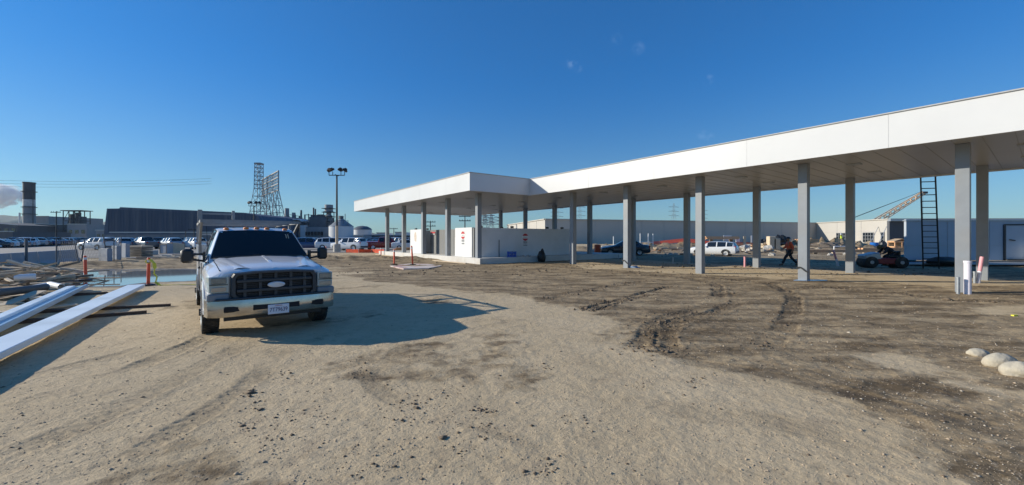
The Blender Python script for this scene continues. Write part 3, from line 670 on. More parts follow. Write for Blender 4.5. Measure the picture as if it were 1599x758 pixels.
mb = MB(); [mb.box(a + Vector((-2, s_ * 2, -2.4)), (6.5, .9, 1.1), bev=.3) for s_ in (-1, 1)]; mb.build('tracks', M['dark'], e)

# ---------------------------------------------------------------- the canopy
CAN = [(-8.5, 17.5), (21.2, 17.5), (21.2, 12.76), (45.5, 12.76), (45.5, 27.4), (-8.5, 27.4)]
Z0, Z1 = 4.62, 5.72
can = empty('fuel_canopy', W(18, 20), TH, 'long white flat canopy on grey square columns, unfinished, with stepped left end', 'canopy')
cy0, cx0 = 18, 20      # local x = v-20, local y = u-18
pl = [(v - cx0, u - cy0) for u, v in CAN]
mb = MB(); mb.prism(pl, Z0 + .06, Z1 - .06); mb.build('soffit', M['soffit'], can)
def offset(poly, d):
    n = len(poly); out = []; area = sum(poly[i][0] * poly[(i + 1) % n][1] - poly[(i + 1) % n][0] * poly[i][1] for i in range(n)); sg = 1 if area > 0 else -1
    for i in range(n):
        p0, p1, p2 = Vector(poly[i - 1]), Vector(poly[i]), Vector(poly[(i + 1) % n]); d1 = (p1 - p0).normalized(); d2 = (p2 - p1).normalized()
        n1 = Vector((d1.y, -d1.x)) * sg; n2 = Vector((d2.y, -d2.x)) * sg; k = (n1 + n2); k = k / max(.01, (1 + n1.dot(n2))); out.append(tuple(p1 + k * d))
    return out
outer = offset(pl, .03); inner = offset(pl, -.09); n = len(pl); mb = MB()
for zz0, zz1 in ((Z0, Z1),):
    vs = [(p[0], p[1], zz) for zz in (zz0, zz1) for p in outer] + [(p[0], p[1], zz) for zz in (zz0, zz1) for p in inner]; fs = []
    for i in range(n):
        j = (i + 1) % n; fs += [(i, j, n + j, n + i), (2 * n + j, 2 * n + i, 3 * n + i, 3 * n + j), (n + i, n + j, 3 * n + j, 3 * n + i), (j, i, 2 * n + i, 2 * n + j)]
    mb.add(vs, fs)

for i in range(n):                                   # hairline joints of fascia panels
    a, b = Vector(outer[i]), Vector(outer[(i + 1) % n]); L_ = (b - a).length; d = (b - a).normalized(); k = int(L_ / 4.27)
    for q in range(1, k + 1 if L_ > 6 else k):
        if q * 4.27 < L_ - .3: p = a + d * (q * 4.27 - 1.2); mb.box((p.x, p.y, (Z0 + Z1) / 2), (.014, .008, Z1 - Z0 - .02), rz=math.atan2(d.y, d.x), mi=1)
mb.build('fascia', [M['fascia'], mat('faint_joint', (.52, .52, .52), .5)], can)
mb = MB()
for i in range(n):
    a, b = Vector(offset(pl, .045)[i]), Vector(offset(pl, .045)[(i + 1) % n]); mb.bar((a.x, a.y, Z1 + .01), (b.x, b.y, Z1 + .01), .06, .035)
mb.build('coping', M['seam'], can)
mb = MB(); u = -8.0                                   # soffit panel joints run across the canopy
while u < 45.3:
    v0 = 17.62 if u < 21.2 else 12.9; mb.box(((v0 + 27.3) / 2 - cx0, u - cy0, Z0 + .056), (27.3 - v0, .018, .012)); u += .61
mb.build('soffit_joints', mat('soffit_joint', (.35, .35, .35), .5), can)
for u in np.arange(-6, 45, 4.27):
    for v in ((20.6, 23.8) if u < 20 else (15.6, 20.6, 23.8)):
        f = MB().box((v - cx0, u + 2.1 - cy0, Z0 + .04), (.42, .42, .05), bev=.01).build('recessed_light', M['steel'], can)
CW = .32
def column(u, v, z0=0):
    x, y = v - cx0, u - cy0; MB().box((x, y, (z0 + Z0 + .05) / 2 - .03), (CW, CW, Z0 - z0 + .12), bev=.012).build('column', M['column'], can)
FRONT = [-2.65, 1.6, 5.85, 10.1, 14.35, 18.6]; BACK = [-2.65, 1.6, 5.85, 10.1, 14.35, 18.6, 22.85, 27.1, 31.35, 35.6, 39.85]
for u in FRONT: column(u, 19.0)
for u in BACK: column(u, 25.3)
for u in (22.75, 27.0, 31.25, 35.5, 39.8): column(u, 14.35, .38)
column(18.6, 25.3) if False else None

# slab and enclosure under the left part
SL = .40
sl = MB(); sl.prism([(14.0, 22.0), (28.5, 22.0), (28.5, 41.3), (14.0, 41.3)], -.05, SL)
slab = sl.build('concrete_slab', mat('slab_concrete', (.62, .60, .56), .8, var=.06, scale=1.5, dirt=(.42, .35, .26), dirt_amt=.7, bump=.2), rz=TH, bevel=.02); tag(slab, 'raised pale concrete slab under the stepped left end of the canopy', 'concrete slab')
# muddy skirting and formwork board
mb = MB(); mb.box((13.72, 34.5, .045), (.14, 14, .05), rz=R(-.5)); b_ = mb.build('formwork_board', M['ply'], rz=TH); tag(b_, 'long thin formwork board lying on mud along the left half of the slab edge', 'board')
mb = MB(); mb.box((13.45, 25.2, .06), (.13, 4.4, .05), rz=R(3)); b_ = mb.build('formwork_board', M['ply'], rz=TH); tag(b_, 'short thin formwork board lying on mud near the slab corner', 'board')
enc = empty('pump_enclosure', W(28, 18), TH, 'low white walled enclosure with grey panels standing on the concrete slab', 'enclosure')
def eb(name, u0, u1, v0, v1, z0, z1, m, par=None, bev=0): return MB().box(((v0 + v1) / 2 - 18, (u0 + u1) / 2 - 28, (z0 + z1) / 2), (v1 - v0, u1 - u0, z1 - z0)).build(name, m, par or enc, bevel=bev)
ZW = 2.42
eb('end_wall', 23.75, 26.1, 14.45, 14.75, SL, ZW + .03, M['whitewall'], bev=.01)
eb('end_wall', 31.9, 34.3, 14.45, 14.75, SL, ZW + .03, M['whitewall'], bev=.01)
eb('side_wall', 23.2, 23.5, 14.77, 23.3, SL, ZW, M['whitewall'], bev=.01)
eb('side_wall', 34.0, 34.3, 14.76, 23.3, SL, ZW, M['whitewall'], bev=.01)
eb('back_wall', 23.52, 33.98, 23.0, 23.3, SL, ZW, M['whitewall'])
gp = eb('grey_panel', 26.1, 31.9, 15.25, 15.35, SL, ZW - .02, M['greywall'])
eb('side_panel', 23.55, 23.72, 14.5, 15.2, SL, ZW - .03, M['greywall'])
for u in np.arange(26.7, 31.8, .58): eb('panel_rib', u, u + .03, 15.235, 15.248, SL + .05, ZW - .05, M['seam'], gp)
eb('notice', 30.9, 31.75, 15.2, 15.232, 2.12, 2.24, M['redpaint'], gp)
eb('notice', 30.9, 31.75, 15.2, 15.232, 2.0, 2.1, M['seam'], gp)
eb('guard_post', 26.3, 26.38, 14.6, 14.68, SL, 1.75, M['white'])
eb('guard_rod', 23.0, 23.04, 16.2, 16.24, SL, 1.6, M['dark'])
# round sign: red caps, white band, dark lettering; rebuilt as thin raised pieces on the walls
def round_sign(origin, ax, nrm, s, parent):
    """ax = direction of writing, nrm = out of the wall, s = radius"""
    def P(a, z, o=.008): return origin + ax * a + nrm * o + Vector((0, 0, z))
    def plate(name, pts, m, t=.006, o=.004):
        mb = MB(); k = len(pts); vs = [P(a, z, o) for a, z in pts] + [P(a, z, o + t) for a, z in pts]
        mb.add(vs, [tuple(range(k)), tuple(range(2 * k - 1, k - 1, -1))] + [(i, (i + 1) % k, k + (i + 1) % k, k + i) for i in range(k)]); return mb.build(name, m, parent)
    ring = [(math.cos(t) * s, math.sin(t) * s) for t in np.linspace(0, 2 * math.pi, 41)[:-1]]
    plate('sign_disc', [(a * 1.06, z * 1.06) for a, z in ring], M['white'])
    th = .36
    for sg in (1, -1):
        arc = [(math.cos(t) * s, sg * math.sin(t) * s) for t in np.linspace(math.asin(th), math.pi - math.asin(th), 20)]; plate('red_cap', arc, M['redpaint'], .006, .0115)
    mb = MB()
    for k in range(7):
        a = (-.66 + k * .22) * s; w = .13 * s
        for (da, dz, dw, dh) in ((0, 0, w * .35, .2), (w * .4, .07, w * .5, .05), (w * .4, -.07 if k % 2 else 0, w * .5, .05)):
            o_ = P(a + da, dz * s, .014); mb.box(tuple(o_), (dw, .004, dh * s), rz=math.atan2(ax.y, ax.x))
    mb.build('sign_lettering', M['text'], parent)
    mb = MB(); q = random.Random(3)
    for row, (z, hh, n_) in enumerate(((-1.22, .12, 8), (-1.42, .12, 7), (-1.62, .12, 8), (-2.12, .13, 8), (-2.30, .10, 9))):
        for k in range(n_):
            a = (-.62 + 1.24 * k / (n_ - 1)) * s; mb.box(tuple(P(a, z * s, .006)), (.10 * s, .006, hh * s), rz=math.atan2(ax.y, ax.x))
            if q.random() < .6: mb.box(tuple(P(a + .07 * s, (z + .03) * s, .006)), (.06 * s, .006, hh * .3 * s), rz=math.atan2(ax.y, ax.x))
    mb.build('sign_lettering', M['text'], parent)
round_sign(Vector((14.45 - 18, 24.95 - 28, 1.92)), Vector((0, -1, 0)), Vector((-1, 0, 0)), .27, enc)
round_sign(Vector((18.7 - 18, 23.2 - 28, 1.78)), Vector((1, 0, 0)), Vector((0, -1, 0)), .27, enc)
# brown stain on the far white panel
mb = MB(); q = random.Random(5)
for k, (a, z, w, h) in enumerate([(0, 2.0, .22, .3), (-.1, 1.75, .14, .35), (.13, 1.72, .14, .4), (.02, 1.55, .1, .15)]):
    pts = [(a + w * math.cos(t) * q.uniform(.6, 1), z + h * math.sin(t) * q.uniform(.6, 1)) for t in np.linspace(0, 2 * math.pi, 15)[:-1]]
    o_ = Vector((14.45 - 18 - .003 - .001 * k, 33.2 - 28, 0)); mb.add([(o_.x, o_.y - a_, z_) for a_, z_ in pts], [tuple(range(len(pts)))])
mb.build('rust_stain', mat('rust_stain', (.60, .49, .40), .8, var=.2, scale=12), enc)
mb = MB()
for (u, v) in ((24.4, 15.6), (25.2, 18), (33, 15.5), (23.35, 17.6), (23.35, 21), (23.35, 22.6), (33.4, 14.6)): mb.box((v - 18, u - 28, ZW + .09), (.16, .2, .14))
mb.build('pipe_stub', M['dark'], enc)

# things standing about the slab
e = empty('water_bottle_pack', W(21.97 + .5, 16.9, SL), TH, 'blue wrapped pack of water bottles on the slab beside the shaded wall', 'bottle pack')
mb = MB()
for i in range(4):
    for j in range(2):
        for k in range(2): mb.cyl((i * .17 - .25, j * .17 - .1, k * .2), (i * .17 - .25, j * .17 - .1, k * .2 + .17 + .02 * ((i + j) % 2)), .08, .07, 8)
mb.build('wrapped_bottles', M['bluebag'], e, smooth=40)
mb = MB(); mb.blob((0, 0, .36), (.30, .28, .42), 3, 14, 9, .12); mb.blob((.08, 0, .78), (.12, .1, .2), 4, 10, 6, .2); mb.blob((-.14, 0, .66), (.1, .1, .14), 5, 10, 6, .2)
o = mb.build('bin_bag', M['black'], smooth=60, loc=W(21.6, 18.9, .0), rz=TH); tag(o, 'black knotted bin bag leaning on the slab below the round sign on the shaded wall', 'bin bag')
e = empty('rubble_scraps', W(22.3, 17.9, SL), TH, 'small white and dark scraps on the slab right of the blue bottle pack', 'scraps'); mb = MB()
for k in range(7): mb.box((k * .16 - .5, random.uniform(-.1, .1), .05 + .02 * (k % 3)), (.12, .1, .08), rz=k)
mb.build('scraps', [M['concrete']], e)
def stub(p, h, r, m, label, lean=0, name='pipe_stub'):
    o = MB(); o.cyl((0, 0, -.03), (lean, 0, h), r, n=14); o.lathe([(r * 1.12, h - .06), (r * 1.12, h), (r * .7, h)], c=(lean, 0, 0), n=14)
    o = o.build(name, m, smooth=40, loc=on(p)); return tag(o, label, 'pipe')
stub(W(22.0, 22.2), .55, .05, M['steel'], 'small grey capped pipe stub in front of the shaded white wall near its right end')
stub(G(1051, 412), .42, .05, M['steel'], 'short grey stake right of the fourth front column in the canopy shade')
stub(G(966, 405), .42, .04, M['steel'], 'thin pale stake beside the dark car in the canopy shade')
stub(G(1496, 460), .52, .045, M['steel'], 'short grey capped conduit at the foot of the nearest column')
stub(G(1522, 443), .45, .045, M['steel'], 'short grey conduit beside the leaning pink pipe'); 
stub(G(1511, 460), 1.02, .085, M['pipe'], 'tall white plastic pipe standing right of the nearest column foot')
def pinkpipe(p, h, lean, label):
    e = empty('marker_pipe', on(p), 0, label, 'pipe'); r = .06
    MB().cyl((0, 0, -.02), (lean * .45, 0, h * .45), r, n=12).build('white_end', M['pipe'], e, smooth=40)
    MB().cyl((lean * .45, 0, h * .45), (lean, 0, h), r, n=12).build('pink_sleeve', M['pink'], e, smooth=40); return e
pinkpipe(G(1527, 443), 1.0, .16, 'white and pink pipe leaning right beside the back right column foot')
pinkpipe(G(1309, 416), .95, -.3, 'white pipe with pink band leaning left under the canopy')
stub(G(1163, 418), .62, .055, M['pink'], 'upright pinkish white pipe left of a shaded column under canopy')
# puddle at a column foot, sky reflection put into its pale blue colour
def sheet(pts, m, name, label, cat, z=.03):
    mb = MB(); mb.prism([(p.x, p.y) for p in pts], z - .02, z); o = mb.build(name, m); return tag(o, label, cat)
c2 = W(5.85, 19.0)
sheet([c2 + Vector(v) for v in ((-.45, -.05, 0), (-.1, -.2, 0), (.3, -.25, 0), (.75, -.2, 0), (.95, 0, 0), (.5, .12, 0), (-.2, .1, 0))], mat('pale_blue_sheet', (.35, .48, .66), .2), 'plastic_sheet', 'pale blue plastic sheet on the ground around the second nearest front column', 'plastic sheet', .05)
c4 = W(14.35, 19.0)
o = MB().blob((0, 0, .06), (.28, .2, .1), 8, 12, 6, .3).build('crumpled_tarp', mat('pale_blue_tarp', (.3, .42, .6), .4), smooth=50, loc=c4 + Vector((.35, -.15, 0))); tag(o, 'crumpled pale blue tarp at the foot of the fourth front column', 'tarp')  # small rounded pale blue lump beside the column
for k, (uu, zz) in enumerate(((5.85, .52), (14.35, .42))):
    mb = MB(); c = W(uu, 19.0); wrp = []
    for i in range(9): t_ = i / 8; wrp.append(c + CV * -.19 + CU * (.2 - .4 * t_) + Vector((0, 0, zz + .06 * math.sin(t_ * 5) - .08 * t_)))
    for a, b in zip(wrp[:-1], wrp[1:]): mb.bar(a, b, .03, .05)
    o = mb.build('black_strap', M['black']); tag(o, ('black strap scrap on the second nearest front column', 'black strap scrap on the fourth front column')[k], 'strap')

# ladder leaning on the back edge of the canopy
def ladder():
    b = G(1454, 420.5); top = D(1449, 19.35, Z0 + .12); ax = Vector((1, -.25, 0)).normalized()
    e = empty('ladder', b, 0, 'tall dark metal ladder leaning up to the back edge of the canopy', 'ladder'); T = top - b; w0, w1 = .36, .29
    for s_ in (-1, 1): MB().bar(ax * s_ * w0, T + ax * s_ * w1, .06, .09).build('rail', M['dark'], e)
    for k in range(1, 16): f = k / 16; MB().bar(T * f - ax * (w0 + (w1 - w0) * f), T * f + ax * (w0 + (w1 - w0) * f), .04).build('rung', M['dark'], e)
ladder()

# white office container right
e = empty('panel_wall', D(1415, 25.2), R(-3), 'long white panelled site wall in shade at the right with a steel door', 'site wall')
zt_ = ZY(345.5, 25.2); Lc = 14
MB().box((Lc / 2, .08, (zt_ + .25) / 2 + .1), (Lc, .16, zt_ - .25), bev=.01).build('cabin_wall', M['trailer'], e)
MB().box((Lc / 2, .08, zt_ + .03), (Lc + .1, .26, .06)).build('roof_edge', M['steel'], e)
mb = MB()
for x in (2.45, 4.9): mb.box((x, -.004, zt_ / 2 + .2), (.03, .03, zt_ - .5))
mb.box((Lc / 2, -.004, 1.25), (Lc, .02, .02)); mb.build('panel_joints', M['seam'], e)
dr = MB().box((6.5, -.02, 1.45), (1.35, .05, 2.05)).build('door', M['trailer'], e)
mb = MB(); mb.box((5.75, -.03, 1.45), (.10, .08, 2.2)); mb.box((6.5, -.03, 2.55), (1.5, .08, .07)); mb.box((6.5, -.03, .38), (1.5, .3, .10)); mb.build('frame', M['dark'], dr)
MB().bar((5.98, -.09, 1.62), (6.3, -.09, 1.57), .05).build('handle', M['black'], dr)
MB().box((7.4, -.35, .8), (.9, .6, 1.1), bev=.03).build('meter_box', M['trailer'], e)
MB().box((Lc / 2, .2, .12), (Lc - .4, .5, .3)).build('skid', M['dark'], e)
MB().box((3.6, -.45, .17), (8.4, .7, .10)).build('step', M['trailer'], e)
mb = MB(); mb.blob((0, 0, .12), (1.0, .4, .26), 12, 18, 8, .1); o = mb.build('dark_tarp', M['black'], smooth=60, loc=D(1474, 24.2, .22)); tag(o, 'long low black tarp covered bundle in front of the white site wall behind the ladder', 'tarp bundle')  # long low black mound along the foot of the wall
simple_building('works_building', 1389, 1450, 345, 60, .4, M['bldA'], 'darker block wall seen left of the white site wall behind the wooden crate')

# ---------------------------------------------------------------- cars
def shell(st, mb_body, mb_glass, win):
    """st: stations (x, w, zb, zbelt, zroof, wroof); win: set of station intervals with side glass; front/rear screens flagged 'W'"""
    rings = []
    for (x, w, zb, zt, zr, wr) in st:
        rings.append([(w * .90, zb), (w * .985, zb + .12), (w, zb + .45 * (zt - zb)), (w * .985, zt - .06), (w * .95, zt), (wr, zr), (wr * .82, zr + .035), (wr * .4, zr + .055), (0, zr + .06)])
    n = len(rings[0])
    def P(i, k, s_): y, z = rings[i][k]; return (st[i][0], y * s_, z)
    for i in range(len(st) - 1):
        for k in range(n - 1):
            for s_ in (1, -1):
                q = [P(i, k, s_), P(i + 1, k, s_), P(i + 1, k + 1, s_), P(i, k + 1, s_)]
                g = (k == 4 and (i in win)) or (k >= 5 and (i in win.get('W', ()) if isinstance(win, dict) else False))
                if isinstance(win, dict): g = (k == 4 and i in win.get('S', ())) or (k >= 5 and i in win.get('W', ())) or (k == 4 and i in win.get('W', ()) and False)
                (mb_glass if g else mb_body).add(q, [(0, 1, 2, 3)])
    for i in (0, len(st) - 1):
        for s_ in (1, -1): mb_body.add([P(i, k, s_) for k in range(n)] + [(st[i][0], 0, rings[i][0][1])], [tuple(range(n + 1))])
    for s_ in (1, -1):
        pass
    # floor
    for i in range(len(st) - 1): mb_body.add([P(i, 0, 1), P(i + 1, 0, 1), P(i + 1, 0, -1), P(i, 0, -1)], [(0, 1, 2, 3)])
CARS = {
    'sedan': [(0, .72, .30, .62, .66, .5), (-.12, .84, .22, .72, .74, .62), (-.6, .90, .2, .80, .84, .68), (-1.35, .91, .2, .93, .96, .68), (-2.1, .91, .2, .96, 1.36, .56), (-2.35, .91, .2, .97, 1.42, .56), (-2.8, .91, .2, .97, 1.44, .57), (-2.9, .91, .2, .97, 1.44, .57), (-3.5, .91, .2, .98, 1.38, .56), (-4.1, .90, .2, 1.0, 1.03, .66), (-4.55, .87, .25, .98, 1.0, .62), (-4.7, .78, .32, .9, .92, .55)],
    'suv': [(0, .76, .34, .78, .84, .55), (-.12, .88, .26, .90, .94, .64), (-.6, .94, .24, 1.0, 1.04, .72), (-1.15, .95, .24, 1.06, 1.09, .72), (-1.85, .95, .24, 1.08, 1.58, .62), (-2.1, .95, .24, 1.08, 1.66, .62), (-2.75, .95, .24, 1.09, 1.68, .64), (-2.85, .95, .24, 1.09, 1.68, .64), (-3.7, .95, .24, 1.12, 1.66, .63), (-3.8, .95, .24, 1.13, 1.65, .63), (-4.35, .93, .26, 1.15, 1.58, .60), (-4.62, .90, .32, 1.1, 1.16, .62), (-4.7, .82, .36, 1.0, 1.04, .58)],
    'pickup': [(0, .80, .40, .88, .94, .6), (-.1, .92, .32, 1.0, 1.04, .68), (-.6, .98, .3, 1.06, 1.10, .74), (-1.35, .98, .3, 1.12, 1.15, .74), (-1.95, .98, .3, 1.14, 1.72, .64), (-2.2, .98, .3, 1.14, 1.78, .64), (-2.8, .98, .3, 1.15, 1.79, .65), (-2.9, .98, .3, 1.15, 1.79, .65), (-3.55, .98, .3, 1.15, 1.76, .64), (-3.75, .98, .3, 1.15, 1.16, .80), (-5.3, .97, .32, 1.14, 1.15, .80), (-5.5, .92, .36, 1.1, 1.11, .78)]}
WIN = {'sedan': dict(S=(4, 5, 7), W=(3, 8)), 'suv': dict(S=(4, 5, 7, 9), W=(3, 10)), 'pickup': dict(S=(4, 5, 7), W=(3, 8))}
AX = {'sedan': (-.85, -3.65, .32), 'suv': (-.9, -3.7, .37), 'pickup': (-.95, -4.4, .39)}
def wheel_mb(mt, mr_, r, w, c=(0, 0, 0), n=20):
    mt.lathe([(r * .66, -w / 2), (r * .93, -w / 2), (r, -w * .36), (r, w * .36), (r * .93, w / 2), (r * .66, w / 2)], c=c, n=n, axis='Y')
    mr_.lathe([(0, -w * .30), (r * .2, -w * .34), (r * .25, -w * .2), (r * .6, -w * .3), (r * .67, -w * .5), (r * .67, w * .5), (r * .6, w * .3), (r * .25, w * .2), (r * .2, w * .34), (0, w * .30)], c=c, n=n, axis='Y')
PAINT = {'white': mat('white_car_paint', (.72, .73, .74), .25, var=.02, coat=.5), 'silver': mat('silver_car_paint', (.35, .37, .40), .3, .4, var=.03, coat=.5), 'dark': mat('dark_car_paint', (.03, .035, .045), .22, var=.05, coat=.6),
         'grey': mat('grey_car_paint', (.12, .13, .15), .25, .3, var=.04, coat=.5), 'blue': mat('blue_car_paint', (.03, .06, .16), .22, var=.05, coat=.6), 'red': mat('red_car_paint', (.28, .015, .015), .25, var=.05, coat=.6)}
M['rim'] = mat('alloy_rim', (.45, .46, .48), .35, .8, var=.1)
M['lamp'] = mat('lamp_lens', (.65, .68, .70), .12, var=.05, spec=.8); M['tail'] = mat('red_lamp', (.45, .01, .01), .2, var=.05)
def car_details(kind, mb):
    st = CARS[kind]; L_ = -st[-1][0]; h = st[1][3]
    return L_, h
def far_car(kind, paint):
    b, g = MB(), MB(); shell(CARS[kind], b, g, WIN[kind]); mb = MB(); mb.v = list(b.v); mb.f = [list(f) for f in b.f]; mb.m = [0] * len(b.f)
    off_ = len(mb.v); mb.v += g.v; mb.f += [[i + off_ for i in f] for f in g.f]; mb.m += [1] * len(g.f)
    f, r_, rad = AX[kind]
    for x in (f, r_):
        for s_ in (1, -1): mb.lathe([(0, -.12), (rad, -.11), (rad, .11), (0, .12)], c=(x, s_ * .84, rad), n=14, axis='Y', mi=2); mb.lathe([(rad * .6, 0), (rad * .55, .01 * s_), (0, .02 * s_)], c=(x, s_ * .965, rad), n=10, axis='Y', mi=3)
    L_ = -CARS[kind][-1][0]; h = CARS[kind][1][3]
    for s_ in (1, -1): mb.box((-.06, s_ * .6, h - .06), (.12, .3, .14), mi=3); mb.box((-L_ + .03, s_ * .68, h + .02), (.1, .18, .2), mi=4)
    mb.T = Matrix.Identity(4); mb.v = [(x + L_ / 2, y, z) for x, y, z in mb.v]
    me = mb.build('parked_car', [PAINT[paint], M['glass'], M['rubber'], M['lamp'], M['tail']], smooth=35); return me
protos = {}
def place_far(kind, paint, p, rz, label, group):
    key = (kind, paint)
    if key not in protos: o = far_car(kind, paint); protos[key] = o
    else: o = protos[key].copy(); COL.objects.link(o)
    o.location = (p[0], p[1], .05); o.rotation_euler = (0, 0, rz); o['label'] = label; o['category'] = 'car'; o['group'] = group; return o
def near_car(name, kind, paint, p, rz, label, z=0.0):
    e = empty(name, (p[0], p[1], z), rz, label, 'car'); b, g = MB(), MB(); shell(CARS[kind], b, g, WIN[kind]); L_ = -CARS[kind][-1][0]; T = Matrix.Translation((L_ / 2, 0, 0))
    for q in (b, g): q.v = [(x + L_ / 2, y, zz) for x, y, zz in q.v]
    body = b.build('body', PAINT[paint], e, smooth=35); g.build('windows', M['glass'], e, smooth=35)
    f, r_, rad = AX[kind]; cuts = []
    for x in (f, r_):
        for s_ in (1, -1): cuts.append(MB().cyl((x + L_ / 2, s_ * .66, rad + .02), (x + L_ / 2, s_ * 1.2, rad + .02), rad + .07, n=24).build('c', M['black']))
    body_ok = True
    for c in cuts: bpy.data.objects.remove(c)
    for x in (f, r_):
        for s_ in (1, -1):
            w = empty('wheel', (x + L_ / 2, s_ * .86, rad)); w.parent = e; mt, mr_ = MB(), MB(); wheel_mb(mt, mr_, rad, .24); mt.build('tyre', M['rubber'], w, smooth=40); ri = mr_.build('rim', M['rim'], w, smooth=30)
            a = MB().lathe([(rad + .07, .1 * s_), (rad + .07, .121 * s_), (rad, .121 * s_)], c=(x + L_ / 2, s_ * .86, rad + .02), n=28, axis='Y', arc=(R(2), R(178))); a.build('wheel_arch', M['black'], e)
    h = CARS[kind][1][3]
    for s_ in (1, -1):
        MB().box((L_ / 2 - .07, s_ * .6, h - .06), (.14, .32, .15), bev=.03).build('headlight', M['lamp'], e)
        MB().box((-L_ / 2 + .10, s_ * .78, h + .10), (.18, .14, .34), bev=.03).build('tail_light', M['tail'], e)
        MB().box((L_ / 2 - 1.75, s_ * 1.0, h + .22), (.12, .2, .14), bev=.03).build('mirror', PAINT[paint], e)
    MB().box((-L_ / 2 + .03, 0, .5), (.12, 1.6, .22), bev=.04).build('bumper', M['black'], e); return e
rc = random.Random(21)
def pick(q, w=None): return q[rc.randrange(len(q))]
CNAME = {'white': 'white', 'silver': 'silver grey', 'dark': 'black', 'grey': 'dark grey', 'blue': 'dark blue', 'red': 'dark red'}
def label_for(kind, paint, where): return f"{CNAME[paint]} {dict(sedan='saloon car', suv='sport utility vehicle', pickup='pickup')[kind]} parked {where}"
used = {}
for ri, (v, fl) in enumerate(((-29, 0), (-34.5, 1), (-52, 0), (-57.5, 1))):
    for k in range(30):
        u = 98 + k * 2.75 + ri * 3
        if rc.random() < .06: continue
        p = W(u, v); px = CX + F * p.x / p.y
        if px < -25 or px > 137: continue
        kind = pick(['sedan', 'sedan', 'suv', 'suv', 'pickup']); paint = pick(['dark', 'dark', 'grey', 'silver', 'white', 'blue', 'dark'])
        wh = ('in the nearest of the far left car rows', 'in the second of the far left car rows', 'in the third of the far left car rows', 'in the farthest of the far left car rows')[ri]
        place_far(kind, paint, p, TH + (0 if fl else math.pi) + rc.uniform(-.04, .04), label_for(kind, paint, wh), 'cars in the far left rows of the lot')
for (row, Yr, x0, x1, rzb) in ((0, 62, 188, 318, R(150)), (1, 74, 170, 318, R(-30)), (2, 58, 484, 650, R(20)), (3, 70, 484, 665, R(150)), (4, 84, 484, 670, R(0)), (5, 100, 150, 320, R(10))):
    px = x0
    while px < x1:
        p = D(px, Yr + rc.uniform(-.5, .5)); kind = pick(['sedan', 'suv', 'suv', 'pickup']); paint = pick(['white', 'white', 'silver', 'dark', 'white', 'grey', 'blue', 'red'] if row > 1 else ['white', 'silver', 'white', 'dark', 'grey'])
        wh = ('in the front row left of the truck', 'in the second row left of the truck', 'in the front row between truck and canopy', 'in the second row between truck and canopy', 'in the back row between truck and canopy', 'in the far row before the dark shed')[row]
        place_far(kind, paint, p, rzb + rc.uniform(-.05, .05), label_for(kind, paint, wh), 'cars in the lot behind the truck' if row in (0, 1, 5) else 'cars in the lot left of the canopy'); px += 5.3 * F / Yr * .62 + rc.uniform(0, 8)
near_car('sport_utility_vehicle', 'suv', 'white', D(152, 56.5), R(170), 'white sport utility vehicle alone on the lot behind the leaning fence posts', .05)
near_car('sport_utility_vehicle', 'suv', 'white', D(545, 54.5), R(165), 'white sport utility vehicle at the orange fence right of the floodlight mast', .05)
near_car('crossover', 'suv', 'white', D(1115, 39.5), R(140), 'white crossover seen from behind driving on the site beyond the canopy').scale = (.88, .9, .8)
near_car('saloon_car', 'sedan', 'dark', D(975, 40.5), R(174), 'black saloon car in the canopy shade behind the front columns')

# ---------------------------------------------------------------- the truck
PW = mat('truck_white_paint', (.74, .75, .77), .22, var=.03, coat=.6, dirt=(.60, .58, .55), dirt_amt=.35, scale=3)
CH = mat('worn_chrome', (.55, .52, .47), .22, .85, var=.12, scale=5, dirt=(.35, .31, .25), dirt_amt=.6)
GR = mat('grey_grille_plastic', (.035, .042, .05), .45, var=.08); GD = mat('grille_recess', (.008, .008, .01), .7)
VAL = mat('grey_valance', (.20, .225, .25), .4, var=.05); AMB = mat('amber_lens', (.75, .22, .04), .3, var=.1)
CLR = mat('headlight_lens', (.42, .47, .44), .12, var=.15, spec=.8, scale=14); WSH = mat('windscreen', (.008, .010, .012), .06, var=.1, spec=.3)
tr = empty('utility_truck', (-4.17, 7.133, 0), R(-51), 'white work pickup truck with grey grille and roof rack facing the camera', 'truck')
# body: cab and front, sections along x (nose at 0)
def tsec(x, w, zb, zs, zt, wt, crown=.03):
    return (x, [(w * .93, zb), (w * .985, zb + .08), (w, zs - .22), (w * .995, zs - .08), (w * .965, zs), (wt, zt), (wt * .86, zt + .012), (wt * .55, zt + crown * .7), (0, zt + crown)])
def loft(mb, secs, cap0=True, cap1=True, gl=None, gsel=None):
    n = len(secs[0][1])
    for i in range(len(secs) - 1):
        for k in range(n - 1):
            for s_ in (1, -1):
                P = [(secs[i][0] if not isinstance(secs[i][0], tuple) else 0, secs[i][1][k][0] * s_, secs[i][1][k][1]), (secs[i + 1][0], secs[i + 1][1][k][0] * s_, secs[i + 1][1][k][1]), (secs[i + 1][0], secs[i + 1][1][k + 1][0] * s_, secs[i + 1][1][k + 1][1]), (secs[i][0], secs[i][1][k + 1][0] * s_, secs[i][1][k + 1][1])]
                (gl if gl is not None and gsel(i, k) else mb).add(P, [(0, 1, 2, 3)])
        mb.add([(secs[j][0], secs[j][1][0][0] * s_, secs[j][1][0][1]) for j, s_ in ((i, 1), (i + 1, 1), (i + 1, -1), (i, -1))], [(0, 1, 2, 3)])
    for i, c in ((0, cap0), (len(secs) - 1, cap1)):
        if c: mb.add([(secs[i][0], s_[0], s_[1]) for s_ in secs[i][1]] + [(secs[i][0], -s_[0], s_[1]) for s_ in reversed(secs[i][1][:-1])], [tuple(range(2 * n - 1))])
